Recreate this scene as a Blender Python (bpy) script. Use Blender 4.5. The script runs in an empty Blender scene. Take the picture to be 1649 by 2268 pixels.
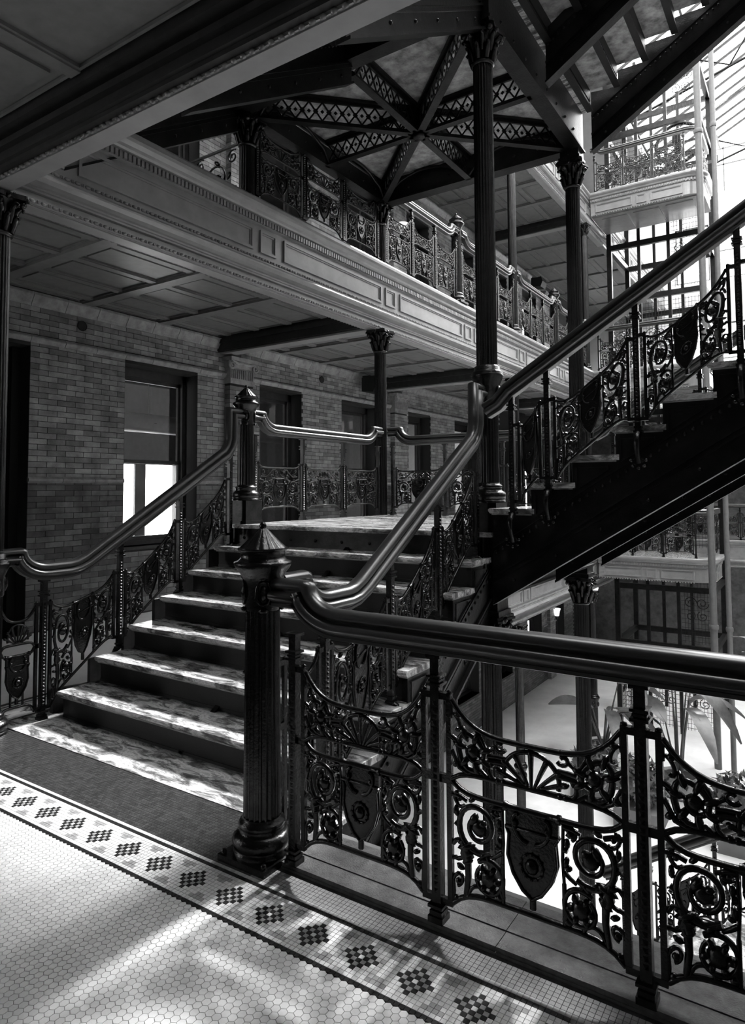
import bpy, math, random
from mathutils import Vector, Matrix
random.seed(7)
PI = math.pi
scene = bpy.context.scene
COL = scene.collection
# ------------------------------------------------------------------ camera
YAW, PIT, ROL = .58582, .0523, -.005426
FPX, CX0, CY0, EYE = 1485.43, 824.5, 1007.27, 1.6
_f = Vector((-math.sin(YAW)*math.cos(PIT), math.cos(YAW)*math.cos(PIT), math.sin(PIT)))
_r0 = Vector((math.cos(YAW), math.sin(YAW), 0)); _u0 = _r0.cross(_f)
_r = _r0*math.cos(ROL)+_u0*math.sin(ROL); _u = _u0*math.cos(ROL)-_r0*math.sin(ROL)
cam_d = bpy.data.cameras.new('camera'); cam = bpy.data.objects.new('camera', cam_d); COL.objects.link(cam)
cam.matrix_world = Matrix(((_r.x, _u.x, -_f.x, 0), (_r.y, _u.y, -_f.y, 0), (_r.z, _u.z, -_f.z, EYE), (0, 0, 0, 1)))
cam_d.sensor_fit = 'VERTICAL'; cam_d.sensor_height = 36; cam_d.lens = FPX/2268*36
cam_d.shift_y = (CY0-1134)/2268
cam_d.clip_start = .05; cam_d.clip_end = 300
scene.camera = cam
def proj(p):
    d = Vector(p)-Vector((0, 0, EYE)); w = d.dot(_f)
    if w < .05: return None
    return CX0+FPX*d.dot(_r)/w, CY0-FPX*d.dot(_u)/w, w
# ------------------------------------------------------------------ light
world = bpy.data.worlds.new('sky'); scene.world = world; world.use_nodes = True
bg = world.node_tree.nodes['Background']; bg.inputs[0].default_value = (1, 1, 1, 1); bg.inputs[1].default_value = 10.0
sun_d = bpy.data.lights.new('sun', 'SUN'); sun_d.energy = 12.5; sun_d.angle = math.radians(5)
sun = bpy.data.objects.new('sun', sun_d); COL.objects.link(sun)
SUN_DIR = Vector((.05, 1, .93)).normalized()
sun.rotation_euler = SUN_DIR.to_track_quat('Z', 'Y').to_euler(); sun.location = (0, 30, 30)
vs = scene.view_settings
vs.view_transform = 'Standard'; vs.look = 'None'; vs.gamma = 1; vs.use_curve_mapping = False; vs.exposure = 0.25
scene.cycles.max_bounces = 5; scene.cycles.diffuse_bounces = 3; scene.cycles.glossy_bounces = 3
scene.cycles.transparent_max_bounces = 8; scene.cycles.use_denoising = True
scene.cycles.sample_clamp_indirect = 6
# ------------------------------------------------------------------ materials
MATS = {}
def mat(name, base, rough=.5, metal=0.0, var=.0, scale=8, bump=0.0, bscale=60, veins=None, stretch=None, spec=.5, piece=0.0):
    m = bpy.data.materials.new(name); m.use_nodes = True; nt = m.node_tree; N = nt.nodes; L = nt.links
    b = N['Principled BSDF']; b.inputs['Roughness'].default_value = rough; b.inputs['Metallic'].default_value = metal
    b.inputs['Specular IOR Level'].default_value = spec
    b.inputs['Base Color'].default_value = (base, base, base, 1)
    geo = N.new('ShaderNodeNewGeometry'); mp = N.new('ShaderNodeMapping'); L.new(geo.outputs['Position'], mp.inputs[0])
    if stretch: mp.inputs['Scale'].default_value = stretch
    if var or veins:
        nz = N.new('ShaderNodeTexNoise'); nz.inputs['Scale'].default_value = scale; nz.inputs['Detail'].default_value = 6
        nz.inputs['Roughness'].default_value = .62
        L.new(mp.outputs[0], nz.inputs['Vector'])
        rp = N.new('ShaderNodeValToRGB'); L.new(nz.outputs['Fac'], rp.inputs[0])
        e = rp.color_ramp.elements
        if veins:
            nz.inputs['Distortion'].default_value = .55; nz.inputs['Detail'].default_value = 9; nz.inputs['Roughness'].default_value = .72
            mp.inputs['Rotation'].default_value = (0, 0, .5)
            e[0].position = .36; e[0].color = (base*.22,)*3+(1,)
            e[1].position = .74; e[1].color = (veins,)*3+(1,)
            for p_, v_ in ((.44, base*.5), (.50, base*1.3), (.55, veins*.85), (.59, base*1.4), (.66, veins*.7)):
                k = e.new(p_); k.color = (v_, v_, v_, 1)
        else:
            lo, hi = base*(1-var), min(1, base*(1+var))
            e[0].position = .3; e[0].color = (lo, lo, lo, 1); e[1].position = .7; e[1].color = (hi, hi, hi, 1)
        src = rp.outputs[0]
        if piece:
            oi = N.new('ShaderNodeObjectInfo'); ad = N.new('ShaderNodeMath'); ad.operation = 'ADD'
            L.new(geo.outputs['Random Per Island'], ad.inputs[0]); L.new(oi.outputs['Random'], ad.inputs[1])
            fr = N.new('ShaderNodeMath'); fr.operation = 'FRACT'; L.new(ad.outputs[0], fr.inputs[0])
            mr = N.new('ShaderNodeMapRange'); mr.inputs['To Min'].default_value = 1-piece; mr.inputs['To Max'].default_value = 1+piece*.5
            L.new(fr.outputs[0], mr.inputs['Value'])
            mu = N.new('ShaderNodeVectorMath'); mu.operation = 'SCALE'; L.new(src, mu.inputs[0]); L.new(mr.outputs[0], mu.inputs['Scale']); src = mu.outputs[0]
        L.new(src, b.inputs['Base Color'])
    if bump:
        n2 = N.new('ShaderNodeTexNoise'); n2.inputs['Scale'].default_value = bscale; n2.inputs['Detail'].default_value = 4
        L.new(mp.outputs[0], n2.inputs['Vector'])
        bp = N.new('ShaderNodeBump'); bp.inputs['Strength'].default_value = bump; bp.inputs['Distance'].default_value = .01
        L.new(n2.outputs['Fac'], bp.inputs['Height']); L.new(bp.outputs[0], b.inputs['Normal'])
    MATS[name] = m
    return m
mat('cast_iron', .042, .27, .92, .35, 14, .22, 90)
mat('iron_plate', .024, .36, .85, .4, 10, .18, 60)
mat('black_iron', .010, .5, .0, .3, 10, .1, 60, spec=.3)
mat('rail_wood', .026, .30, .0, .5, 10, .0, 40, stretch=(4, 4, 40), spec=.9)
mat('cream_paint', .22, .24, 0, .12, 6, .03, 50, spec=.7)
mat('ceiling_wood', .18, .5, 0, .15, 9, .03, 60, spec=.6)
mat('brick_buff', .31, .55, 0, .4, 5.5, .25, 70, piece=.45)
mat('brick_glazed', .13, .35, 0, .5, 4.5, .2, 60, piece=.6)  # also paints the shade on the lower end wall
mat('mortar', .03, .9)
mat('terracotta', .30, .5, 0, .35, 9, .2, 60)
mat('marble', .30, .16, 0, 0, 4.5, 0, 60, veins=.92, stretch=(1.0, 3.2, 2))
mat('marble_soffit', .26, .6, 0, .75, 9, .3, 50)
mat('tile_white', .76, .32, 0, .06, 7, .03, 120, piece=.10)
mat('tile_grey', .34, .35, 0, .12, 30)
mat('tile_field', .05, .33, 0, .25, 18, piece=.4)
mat('grout_pale', .30, .8)
mat('tile_dark', .022, .3, 0, .2, 20)
mat('grout', .035, .9, 0, .4, 30)
mat('stone', .095, .5, 0, .45, 26, .3, 160)
mat('ground_floor', .85, .3, 0, .1, 2)
mat('stucco', .16, .8, 0, .1, 3)
mat('cream_bounce_lit', .30, .45, 0, .1, 6)  # paler cream: floor bounce on undersides put into the colour
mat('court_wall', .27, .7, 0, .1, 3)
mat('dark_wood', .025, .5, 0, .4, 12)  # also paints the shade on the gallery cross beams
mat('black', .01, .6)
_wg = mat('white_glass', .85, .3); _wg.node_tree.nodes['Principled BSDF'].inputs['Emission Color'].default_value = (1, 1, 1, 1); _wg.node_tree.nodes['Principled BSDF'].inputs['Emission Strength'].default_value = .8
mat('leaf', .07, .3, 0, .5, 6)
mat('soil', .04, .9, 0, .5, 20)
mat('pipe_paint', .11, .45, 0, .15, 10)
mat('white_wall', .75, .7, 0, .06, 3)
def glass(name, tr=.9, tint=1.0):
    m = bpy.data.materials.new(name); m.use_nodes = True; nt = m.node_tree; N = nt.nodes; L = nt.links
    N.remove(N['Principled BSDF']); t = N.new('ShaderNodeBsdfTransparent'); t.inputs[0].default_value = (tint, tint, tint, 1)
    g = N.new('ShaderNodeBsdfGlossy'); g.inputs['Roughness'].default_value = .03
    mx = N.new('ShaderNodeMixShader'); mx.inputs[0].default_value = 1-tr
    L.new(t.outputs[0], mx.inputs[1]); L.new(g.outputs[0], mx.inputs[2]); L.new(mx.outputs[0], N['Material Output'].inputs[0])
    MATS[name] = m
glass('window_glass', .95); glass('skylight_glass', .96, .97)
# ------------------------------------------------------------------ mesh builder
class MB:
    def __init__(s): s.v = []; s.f = []; s.sm = []
    def add(s, vs_, fs, smooth=False):
        o = len(s.v); s.v += [tuple(p) for p in vs_]
        for q in fs: s.f.append(tuple(i+o for i in q)); s.sm.append(smooth)
        return s
    def box(s, x0, y0, z0, x1, y1, z1):
        if x0 > x1: x0, x1 = x1, x0
        if y0 > y1: y0, y1 = y1, y0
        if z0 > z1: z0, z1 = z1, z0
        return s.add([(x0,y0,z0),(x1,y0,z0),(x1,y1,z0),(x0,y1,z0),(x0,y0,z1),(x1,y0,z1),(x1,y1,z1),(x0,y1,z1)],
              [(0,3,2,1),(4,5,6,7),(0,1,5,4),(1,2,6,5),(2,3,7,6),(3,0,4,7)])
    def ext(s, pts, axis, a0, a1, smooth=False):
        n = len(pts)
        def P(p, a): return {'x': (a, p[0], p[1]), 'y': (p[0], a, p[1]), 'z': (p[0], p[1], a)}[axis]
        vs_ = [P(p, a0) for p in pts]+[P(p, a1) for p in pts]
        fs = [tuple(range(n))[::-1], tuple(range(n, 2*n))]
        s.add(vs_, fs)
        s.add(vs_, [(i, (i+1) % n, n+(i+1) % n, n+i) for i in range(n)], smooth)
        return s
    def tube(s, pts, r, n=6, smooth=True, ref=None, flat=1.0, caps=True):
        pts = [Vector(p) for p in pts]; m = len(pts)
        if not hasattr(r, '__len__'): r = [r]*m
        ref = Vector(ref) if ref else None
        vs_ = []
        for i, p in enumerate(pts):
            t = (pts[min(i+1, m-1)]-pts[max(i-1, 0)])
            t = t.normalized() if t.length > 1e-9 else Vector((1, 0, 0))
            a = ref if ref is not None else (Vector((0, 1, 0)) if abs(t.y) < .9 else Vector((1, 0, 0)))
            b = t.cross(a); b = b.normalized() if b.length > 1e-6 else Vector((0, 0, 1)); a2 = b.cross(t).normalized()
            for k in range(n):
                an = 2*PI*k/n+PI/n
                vs_.append(p+b*(math.cos(an)*r[i])+a2*(math.sin(an)*r[i]*flat))
        fs = [(i*n+k, i*n+(k+1) % n, (i+1)*n+(k+1) % n, (i+1)*n+k) for i in range(m-1) for k in range(n)]
        s.add(vs_, fs, smooth)
        if caps: s.add(vs_[:n], [tuple(range(n))[::-1]]); s.add(vs_[-n:], [tuple(range(n))])
        return s
    def lathe(s, prof, n=20, c=(0, 0, 0), flute=0, depth=.0, smooth=True, cap=True):
        vs_ = []
        for r, z in prof:
            for k in range(n):
                a = 2*PI*k/n; rr = r
                if flute: rr = r*(1-depth*abs(math.sin(flute*a/2))**.7)
                vs_.append((c[0]+rr*math.cos(a), c[1]+rr*math.sin(a), c[2]+z))
        m = len(prof)
        s.add(vs_, [(i*n+k, i*n+(k+1) % n, (i+1)*n+(k+1) % n, (i+1)*n+k) for i in range(m-1) for k in range(n)], smooth)
        if cap: s.add(vs_[:n], [tuple(range(n))[::-1]]); s.add(vs_[-n:], [tuple(range(n))])
        return s
    def blob(s, c, r, n=8, m=5, M=None):
        if not hasattr(r, '__len__'): r = (r, r, r)
        vs_ = []
        for i in range(m+1):
            th = PI*i/m
            for k in range(n):
                a = 2*PI*k/n
                p = Vector((r[0]*math.sin(th)*math.cos(a), r[1]*math.sin(th)*math.sin(a), r[2]*math.cos(th)))
                if M is not None: p = M @ p
                vs_.append(Vector(c)+p)
        return s.add(vs_, [(i*n+k, (i+1)*n+k, (i+1)*n+(k+1) % n, i*n+(k+1) % n) for i in range(m) for k in range(n)], True)
    def sweep(s, path, prof, smooth=True, sharp=()):
        # path [(s,z)] in local xz plane, prof [(y,d)] closed, d measured along in-plane normal (up)
        m = len(path); n = len(prof); rows = []
        P = [Vector((a, b)) for a, b in path]
        for i in range(m):
            d0 = (P[i]-P[i-1]).normalized() if i > 0 else (P[1]-P[0]).normalized()
            d1 = (P[i+1]-P[i]).normalized() if i < m-1 else d0
            n0 = Vector((-d0.y, d0.x)); n1 = Vector((-d1.y, d1.x)); nn = n0+n1
            nn = nn.normalized() if nn.length > 1e-6 else n0
            k = 1/max(.35, nn.dot(n0))
            rows.append([((P[i]+nn*(d*k)).x, y, (P[i]+nn*(d*k)).y) for y, d in prof])
        cuts = sorted(k for k in range(n) if prof[k] in sharp) or [0]
        for c, e in zip(cuts, cuts[1:]+[cuts[0]+n]):
            idx = [q % n for q in range(c, e+1)]; w = len(idx)
            vs_ = [r[q] for r in rows for q in idx]
            s.add(vs_, [(i*w+k, (i+1)*w+k, (i+1)*w+k+1, i*w+k+1) for i in range(m-1) for k in range(w-1)], smooth)
        s.add(rows[0], [tuple(range(n))]); s.add(rows[-1], [tuple(range(n))[::-1]])
        return s
    def mesh(s, name, m):
        me = bpy.data.meshes.new(name); me.from_pydata(s.v, [], s.f)
        me.polygons.foreach_set('use_smooth', s.sm); me.materials.append(MATS[m]); me.update()
        return me
def link(name, me, parent=None, loc=(0, 0, 0), rz=0, sc=None):
    o = bpy.data.objects.new(name, me); COL.objects.link(o); o.parent = parent; o.location = loc
    if rz: o.rotation_euler = (0, 0, rz)
    if sc: o.scale = sc
    return o
def tag(o, label=None, cat=None, group=None, kind=None):
    if label: o['label'] = label
    if cat: o['category'] = cat
    if group: o['group'] = group
    if kind: o['kind'] = kind
    return o
def thing(name, label, cat, loc=(0, 0, 0), rz=0, group=None):
    return tag(link(name, None, None, loc, rz), label, cat, group)
def part(name, mb, m, parent, loc=(0, 0, 0), rz=0, label=None, kind=None):
    o = link(name, mb.mesh(name, m) if isinstance(mb, MB) else mb, parent, loc, rz)
    return tag(o, label, None, None, kind)
def struct(name, mb, m, label=None, parent=None):
    o = link(name, mb.mesh(name, m), parent)
    return tag(o, label, None, None, 'structure' if parent is None else None)
def arc(cx, cz, r, a0, a1, n=10, r1=None):
    r1 = r if r1 is None else r1
    return [(cx+(r+(r1-r)*i/n)*math.cos(a0+(a1-a0)*i/n), cz+(r+(r1-r)*i/n)*math.sin(a0+(a1-a0)*i/n)) for i in range(n+1)]
HF = 4.5                       # storey height
XG, XR = -4.60, -2.09          # railing lines of the first flight (left one is also the gallery edge)
YE = 2.255                     # front railing line
RISE, RUN = .1835, .295
ZL = 7*RISE                    # landing height
YD, YC = 4.70, 7.20            # landing column lines
XW = -7.45                     # brick wall plane
# ------------------------------------------------------------------ cast-iron railing kit
def spiral(cx, cz, r0, r1, a0, turns, n=24):
    return arc(cx, cz, r0, a0, a0+turns*2*PI, n, r1)
def scroll_template(sides=True):
    """curves of the scrollwork beside the shield, nominal 0.60 x 0.32, origin bottom centre.
    entries: ('t', [(x,z)..], r0, r1) tube or ('b', x, z, rx, rz, rot, ry) blob"""
    T = []
    for s in (-1, 1):
        def t(pts, r0, r1=None): T.append(('t', [(s*a, b) for a, b in pts], r0, r1 if r1 else r0))
        def b(x, z, rx, rz, rot=0, ry=.012): T.append(('b', s*x, z, rx, rz, s*rot, ry))
        t([(.108, 0), (.108, .13)], .008); t([(.108, .13), (.104, .2), (.108, .32)], .006)
        if not sides: continue
        t(spiral(.200, .224, .086, .030, -2.2, 1.45, 30), .0125, .0085)
        b(.196, .222, .034, .030, .7, .016); b(.216, .246, .030, .015, 2.1, .017); b(.180, .240, .016, .012, 0, .018)
        for a in range(6):
            b(.200+.088*math.cos(.3+a*1.05), .224+.088*math.sin(.3+a*1.05), .022, .010, .3+a*1.05+1.0, .015)
        t([(.290, .215), (.275, .210)], .010); t([(.300, .285), (.27, .298), (.24, .296)], .009); t([(.108, .235), (.122, .232)], .011); t([(.108, .305), (.14, .30), (.165, .292)], .009, .007)
        t([(.262, .172), (.248, .142), (.236, .115)], .014, .020)                      # torch
        t([(.246, .152), (.256, .128), (.242, .100), (.240, .06), (.250, .0)], .018, .011)
        b(.246, .154, .040, .012, -.35, .020); b(.243, .130, .030, .010, -.35, .018); b(.242, .108, .024, .009, -.3, .018)
        t([(.205, .145), (.222, .158), (.242, .152)], .010, .012)
        t(spiral(.162, .068, .060, .044, .9, .98, 18), .0105, .008)
        b(.162, .066, .036, .034, 0, .020)
        for a in range(6): b(.162+.035*math.cos(a*1.05), .066+.035*math.sin(a*1.05), .016, .011, a*1.05, .024)
        t([(.162, .125), (.168, .142), (.18, .148)], .010, .009)
        t(arc(.276, .142, .027, 1.0, 5.2, 10), .008); t([(.300, .155), (.288, .166)], .009); t([(.300, .118), (.285, .118)], .008)
        t(arc(.279, .052, .024, .4, 5.0, 9, .012), .0075); t([(.300, .060), (.298, .03), (.302, .0)], .008)
        b(.277, .050, .014, .014); b(.270, .092, .018, .010, .6)
        t(arc(.272, .292, .025, -2.6, 1.4, 9, .013), .0075); b(.270, .292, .011, .011)
        t(arc(.128, .290, .024, -1.2, 2.8, 9, .011), .0075); b(.128, .290, .011, .011)
        t([(.108, .165), (.128, .150), (.15, .138)], .009, .007); b(.124, .180, .014, .011, .5); b(.12, .255, .011, .018)
        t(arc(.205, -.002, .036, .0, 3.1, 8), .008); b(.120, .016, .016, .014); b(.285, .006, .015, .012)
        t([(.108, .02), (.118, .045)], .010)
    return T
def bud_template():
    return [('t', [(-.24, .04), (-.27, .16), (-.24, .28)], .006, .006), ('t', [(-.24, .28), (0, .30), (.24, .28)], .006, .006), ('t', [(.24, .28), (.27, .16), (.24, .04)], .006, .006), ('b', -.25, .28, .012, .012, 0, .012), ('b', .25, .28, .012, .012, 0, .012)]
def frieze_template():
    """upper band, nominal 0.60 x 0.165"""
    T = []
    for i in range(-3, 4):
        a = PI/2-i*.40; L = .125-.012*abs(i)
        T.append(('t', [(.012*i, .012), (.012*i+.45*L*math.cos(a), .012+.5*L*math.sin(a)), (.012*i+L*math.cos(a)*.95, .012+L*math.sin(a))], .006, .011))
        T.append(('b', .012*i+L*math.cos(a), .012+L*math.sin(a), .015, .010, a, .014))
    T.append(('t', arc(0, .045, .098, -.25, PI+.25, 18), .009, .009))
    for s in (-1, 1):
        def t(pts, r0, r1=None): T.append(('t', [(s*a, b) for a, b in pts], r0, r1 if r1 else r0))
        def b(x, z, rx, rz, rot=0, ry=.013): T.append(('b', s*x, z, rx, rz, s*rot, ry))
        t(spiral(.214, .080, .068, .022, -1.9, 1.35, 26), .0125, .008)
        for a in range(7): b(.214+.052*math.cos(a*.9), .080+.052*math.sin(a*.9), .032, .013, a*.9, .018)
        b(.214, .080, .030, .025, .4, .019)
        t(arc(.112, .137, .022, -2.8, 2.4, 10, .010), .008); t([(.132, .128), (.16, .10), (.18, .135), (.21, .165)], .009, .007); t([(.112, .160), (.10, .172)], .008)
        t(arc(.118, .035, .038, -2.2, .8, 10), .009); b(.145, .06, .013, .012); b(.10, .0, .013, .012); b(.120, .0, .013, .012)
        t([(.092, .075), (.13, .072), (.158, .065)], .011); t([(.092, .094), (.13, .092), (.158, .085)], .008)
        t([(.155, -.004), (.185, .022), (.235, .005), (.27, .02), (.300, .06)], .0095, .008)
        t(arc(.281, .125, .022, .0, 4.8, 9, .011), .008); t([(.302, .125), (.302, .145), (.300, .165)], .008); b(.284, .03, .018, .012, -.6); b(.276, .15, .015, .014); t([(.275, .085), (.300, .088)], .010)
    return T
def crest_template():
    """top band of the landing panels, nominal 0.60 x 0.11"""
    T = []
    for s in (-1, 1):
        def t(pts, r0, r1=None): T.append(('t', [(s*a, b) for a, b in pts], r0, r1 if r1 else r0))
        def b(x, z, rx, rz, rot=0, ry=.013): T.append(('b', s*x, z, rx, rz, s*rot, ry))
        t(spiral(.048, .055, .040, .012, 2.4, 1.5, 22), .009, .006); b(.048, .055, .014, .014)
        t([(.06, .098), (.11, .088), (.15, .05), (.20, .018), (.27, .012)], .009, .006)
        t(spiral(.235, .062, .036, .010, 3.6, 1.3, 18), .008, .005); b(.235, .062, .012, .012)
        t(arc(.145, .085, .026, 3.4, 6.4, 8), .006); b(.175, .085, .012, .009); b(.1, .03, .016, .010, .6)
        t(arc(.115, .01, .03, .1, 2.8, 8), .006); b(.285, .09, .010, .012)
    return T
def warp(mb, T, w0, h0, U, Z, yoff=0, sc=1.0, dup=1.0):
    """draw a template; U(x)->local s, Z(u01,v01)->z"""
    for e in T:
        if e[0] == 't':
            pts = [(U(a/w0+.5), yoff, Z(a/w0+.5, b/h0)) for a, b in e[1]]
            n = len(pts); r = [(e[2]+(e[3]-e[2])*i/(n-1))*sc for i in range(n)]
            mb.tube(pts, r, 5, caps=True)
        else:
            _, x, z, rx, rz, rot, ry = e
            c = (U(x/w0+.5), yoff, Z(x/w0+.5, z/h0))
            slope = (Z(x/w0+.52, z/h0)-Z(x/w0+.48, z/h0))/max(1e-6, (U(x/w0+.52)-U(x/w0+.48)))
            mb.blob(c, (rx*sc, ry*sc, rz*sc), 6, 4, Matrix.Rotation(-rot-math.atan(slope)*.6, 3, 'Y'))
def shield_mesh(U, Z, v0, v1):
    """U(a) local s for a in -1..1 across the shield; Z(a,v) height"""
    mb = MB(); out = [(-1, 1), (1, 1), (1.0, .78), (.86, .70), (.92, .45), (.72, .25), (.36, .08), (0, 0), (-.36, .08), (-.72, .25), (-.92, .45), (-.86, .70), (-1.0, .78)]
    P = [(U(a), Z(a, v0+(v1-v0)*b)) for a, b in out]
    mb.ext(P, 'y', -.007, .007)
    for yo in (-.009, .009):
        mb.tube([(p[0], yo, p[1]) for p in P[2:]]+[(P[2][0], yo, P[2][1])], .006, 5)
        c = (U(0), yo, Z(0, v0+(v1-v0)*.38)); R = abs(U(.42)-U(0))
        ring = [(U(.42*math.cos(a)), yo, Z(.42*math.cos(a), v0+(v1-v0)*.38)+R*math.sin(a)*1.05) for a in [2*PI*i/12 for i in range(13)]]
        mb.tube(ring, .005, 4)
        for q in ring[:-1]: mb.blob((q[0], yo*1.5, q[2]), .0055, 5, 3)
        mb.blob(c, (R*.62, .016, R*.66), 8, 5)
        for s in (-1, 1):
            mb.tube([(U(s*(.15+.55*math.sin(t))), yo*1.2, Z(s*(.15+.55*math.sin(t)), v0+(v1-v0)*(.80-.16*math.cos(t*1.3)))) for t in [i*.35 for i in range(8)]], .0075, 5)
            mb.blob((U(s*.62), yo*1.3, Z(s*.62, v0+(v1-v0)*.84)), .012, 6, 4)
    mb.tube([(U(a), 0, Z(a, v1)) for a in (-1.08, -.95, -.9, -.5, 0, .5, .9, .95, 1.08)], [.016, .016, .012, .011, .011, .011, .012, .016, .016], 8)
    mb.tube([(U(0), 0, Z(0, v0)), (U(0), 0, Z(0, v0-.10))], .012, 6)
    return mb
PANELS = {}
def panel(kind, S, zb=(.10, .10), zt=(.83, .83)):
    """returns (frame mesh, scroll mesh, shield mesh) for a panel between post centres 0..S"""
    key = (kind, round(S, 3), tuple(round(a, 3) for a in zb+zt))
    if key in PANELS: return PANELS[key]
    e = .052; x0, x1 = e+.010, S-e-.010
    fr, sc_ = MB(), MB(); sc2 = None
    lerp = lambda p, t: p[0]+(p[1]-p[0])*t
    tall = kind in ('double', 'narrow')
    dip = {'double': .112, 'narrow': .09, 'stair': .075, 'single': .03, 'stair_narrow': .03}[kind]
    lift = {'double': .055, 'narrow': .05, 'stair': .045, 'single': .05, 'stair_narrow': .03}[kind]
    pw = {'double': 4, 'narrow': 3, 'stair': 4, 'single': 10, 'stair_narrow': 3}[kind]
    top = lambda t: lerp(zt, t)-dip*(1-abs(2*t-1)**pw)
    bot = lambda t: lerp(zb, t)+lift*(1-abs(2*t-1)**6)
    U = lambda t: x0+(x1-x0)*t
    ts = [i/20 for i in range(21)]
    fr.tube([(U(t), 0, top(t)) for t in ts], .0095, 6, flat=1.25)
    fr.tube([(U(t), 0, bot(t)) for t in ts], .0095, 6, flat=1.25)
    # web under the rising ends of the bottom bar
    for (xs, zz, zz2) in ((e, zb[0], zt[0]), (S-e, zb[1], zt[1])):
        fr.box(xs-.010, -.009, zz-.012, xs+.010, .009, zz2)
        s = -1 if xs < S/2 else 1
        fr.box(xs-.010 if s > 0 else xs-e, -.013, zz2-.004, xs+e if s > 0 else xs+.010, .013, zz2+.020)
        fr.box(xs-.010 if s > 0 else xs-e, -.010, zz-.014, xs+e if s > 0 else xs+.010, .010, zz+.008)
        if tall: fr.box(xs-.010 if s > 0 else xs-e, -.009, .505, xs+e if s > 0 else xs+.010, .009, .535)
        fr.blob((xs, 0, zz2+.022), (.013, .014, .010), 6, 3)
    nar = kind == 'narrow'
    if tall:
        lt = lambda t: .478+.040*abs(2*t-1)**8; fb = lambda t: .556-.030*abs(2*t-1)**8
        fr.tube([(U(t), 0, lt(t)) for t in ts], .0095, 6, flat=1.2); fr.tube([(U(t), 0, fb(t)) for t in ts], .0095, 6, flat=1.2)
        Zl = lambda u, v: bot(u)+(lt(u)-bot(u))*v
        Zf = lambda u, v: fb(u)+(top(u)-fb(u))*v
        warp(fr if nar else sc_, scroll_template(not nar), .60, .32, U, Zl)
        if nar: warp(sc_, [q for q in frieze_template()[:15]], .32, .165, U, Zf, sc=.9)
        else: warp(sc_, frieze_template(), .60, .165, U, Zf)
    elif kind == 'single':
        lt = lambda t: top(t)-.11
        Zl = lambda u, v: bot(u)+(lt(u)-bot(u))*v
        warp(sc_, scroll_template(), .60, .32, U, Zl, sc=.95)
        warp(sc_, crest_template(), .60, .11, U, lambda u, v: lt(u)+.11*v)
    else:
        Zl = lambda u, v: bot(u)+(top(u)-bot(u))*v
        if kind == 'stair':
            T = scroll_template(); h = len(T)//2; sc2 = MB()
            warp(sc_, T[:h], .60, .32, U, Zl); warp(sc2, T[h:], .60, .32, U, Zl)
        else: warp(sc_, bud_template(), .60, .32, U, Zl)
    hw = .40 if kind == 'stair_narrow' else .34 if nar else .155
    sh = shield_mesh(lambda a: U(.5+a*hw), lambda a, v: Zl(.5+a*hw, v), .16, 1.0)
    PANELS[key] = (fr.mesh('panel', 'cast_iron'), sc_.mesh('scrollwork', 'cast_iron'), sh.mesh('shield', 'cast_iron'), sc2.mesh('scrollwork', 'cast_iron') if sc2 else None)
    return PANELS[key]
POSTS = {}
def post(h, foot='base', side=-1, w=.018):
    key = (round(h, 2), foot, side, w)
    if key in POSTS: return POSTS[key]
    mb = MB(); mb.box(-w, -w, 0, w, w, h)
    b0 = .10
    if foot == 'base':
        mb.box(-w-.012, -w-.012, 0, w+.012, w+.012, .022); mb.box(-w-.007, -w-.007, .022, w+.007, w+.007, .040)
        mb.box(-w-.012, -w-.012, .052, w+.012, w+.012, .062)
    elif foot == 'scroll':
        mb.box(-w-.008, -w-.008, 0, w+.008, w+.008, .015); mb.box(-w-.005, -w-.005, .03, w+.005, w+.005, .042)
        y = side
        mb.tube([(0, 0, .005), (0, y*.035, -.012), (0, y*.062, -.05), (0, y*.060, -.105), (0, y*.035, -.155), (0, y*.020, -.19)],
                [.022, .024, .022, .018, .017, .020], 6, ref=(0, 0, 1) if False else None, flat=.8)
        for dx, dz in ((-.035, -.21), (.035, -.21), (0, -.225), (-.045, -.175), (.045, -.175)):
            mb.blob((dx, y*.018, dz), (.017, .020, .013), 6, 4, Matrix.Rotation(-dx*12, 3, 'Y'))
    for z, ex, dz in ((h-.115, .011, .010), (h-.100, .005, .008), (h-.085, .011, .010), (h-.012, .012, .012)):
        mb.box(-w-ex, -w-ex, z, w+ex, w+ex, z+dz)
    n = int((h-.25)/.024)
    for i in range(n):
        z = b0+.012+i*.024
        for sy in (-1, 1):
            a = .0085; y = sy*w
            mb.add([(-a, y, z-a), (a, y, z-a), (a, y, z+a), (-a, y, z+a), (0, y+sy*.008, z)], [(0, 1, 4), (1, 2, 4), (2, 3, 4), (3, 0, 4)])
    POSTS[key] = mb.mesh('post', 'cast_iron')
    return POSTS[key]
RAIL_PROF = [(0, 0), (.016, -.001), (.030, -.007), (.039, -.017), (.042, -.028), (.038, -.038), (.028, -.046), (.0235, -.0495), (.0255, -.0525), (.042, -.054), (.055, -.061), (.060, -.071),
             (.057, -.083), (.047, -.092), (.034, -.097), (.030, -.099), (.030, -.104), (.034, -.106), (.034, -.119), (.030, -.121)]
RAIL_PROF = RAIL_PROF+[(-a, b) for a, b in RAIL_PROF[:0:-1]]
RAIL_SHARP = [q for a, b in ((.0235, -.0495), (.030, -.099), (.030, -.104), (.034, -.106), (.034, -.119), (.030, -.121)) for q in ((a, b), (-a, b))]
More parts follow.
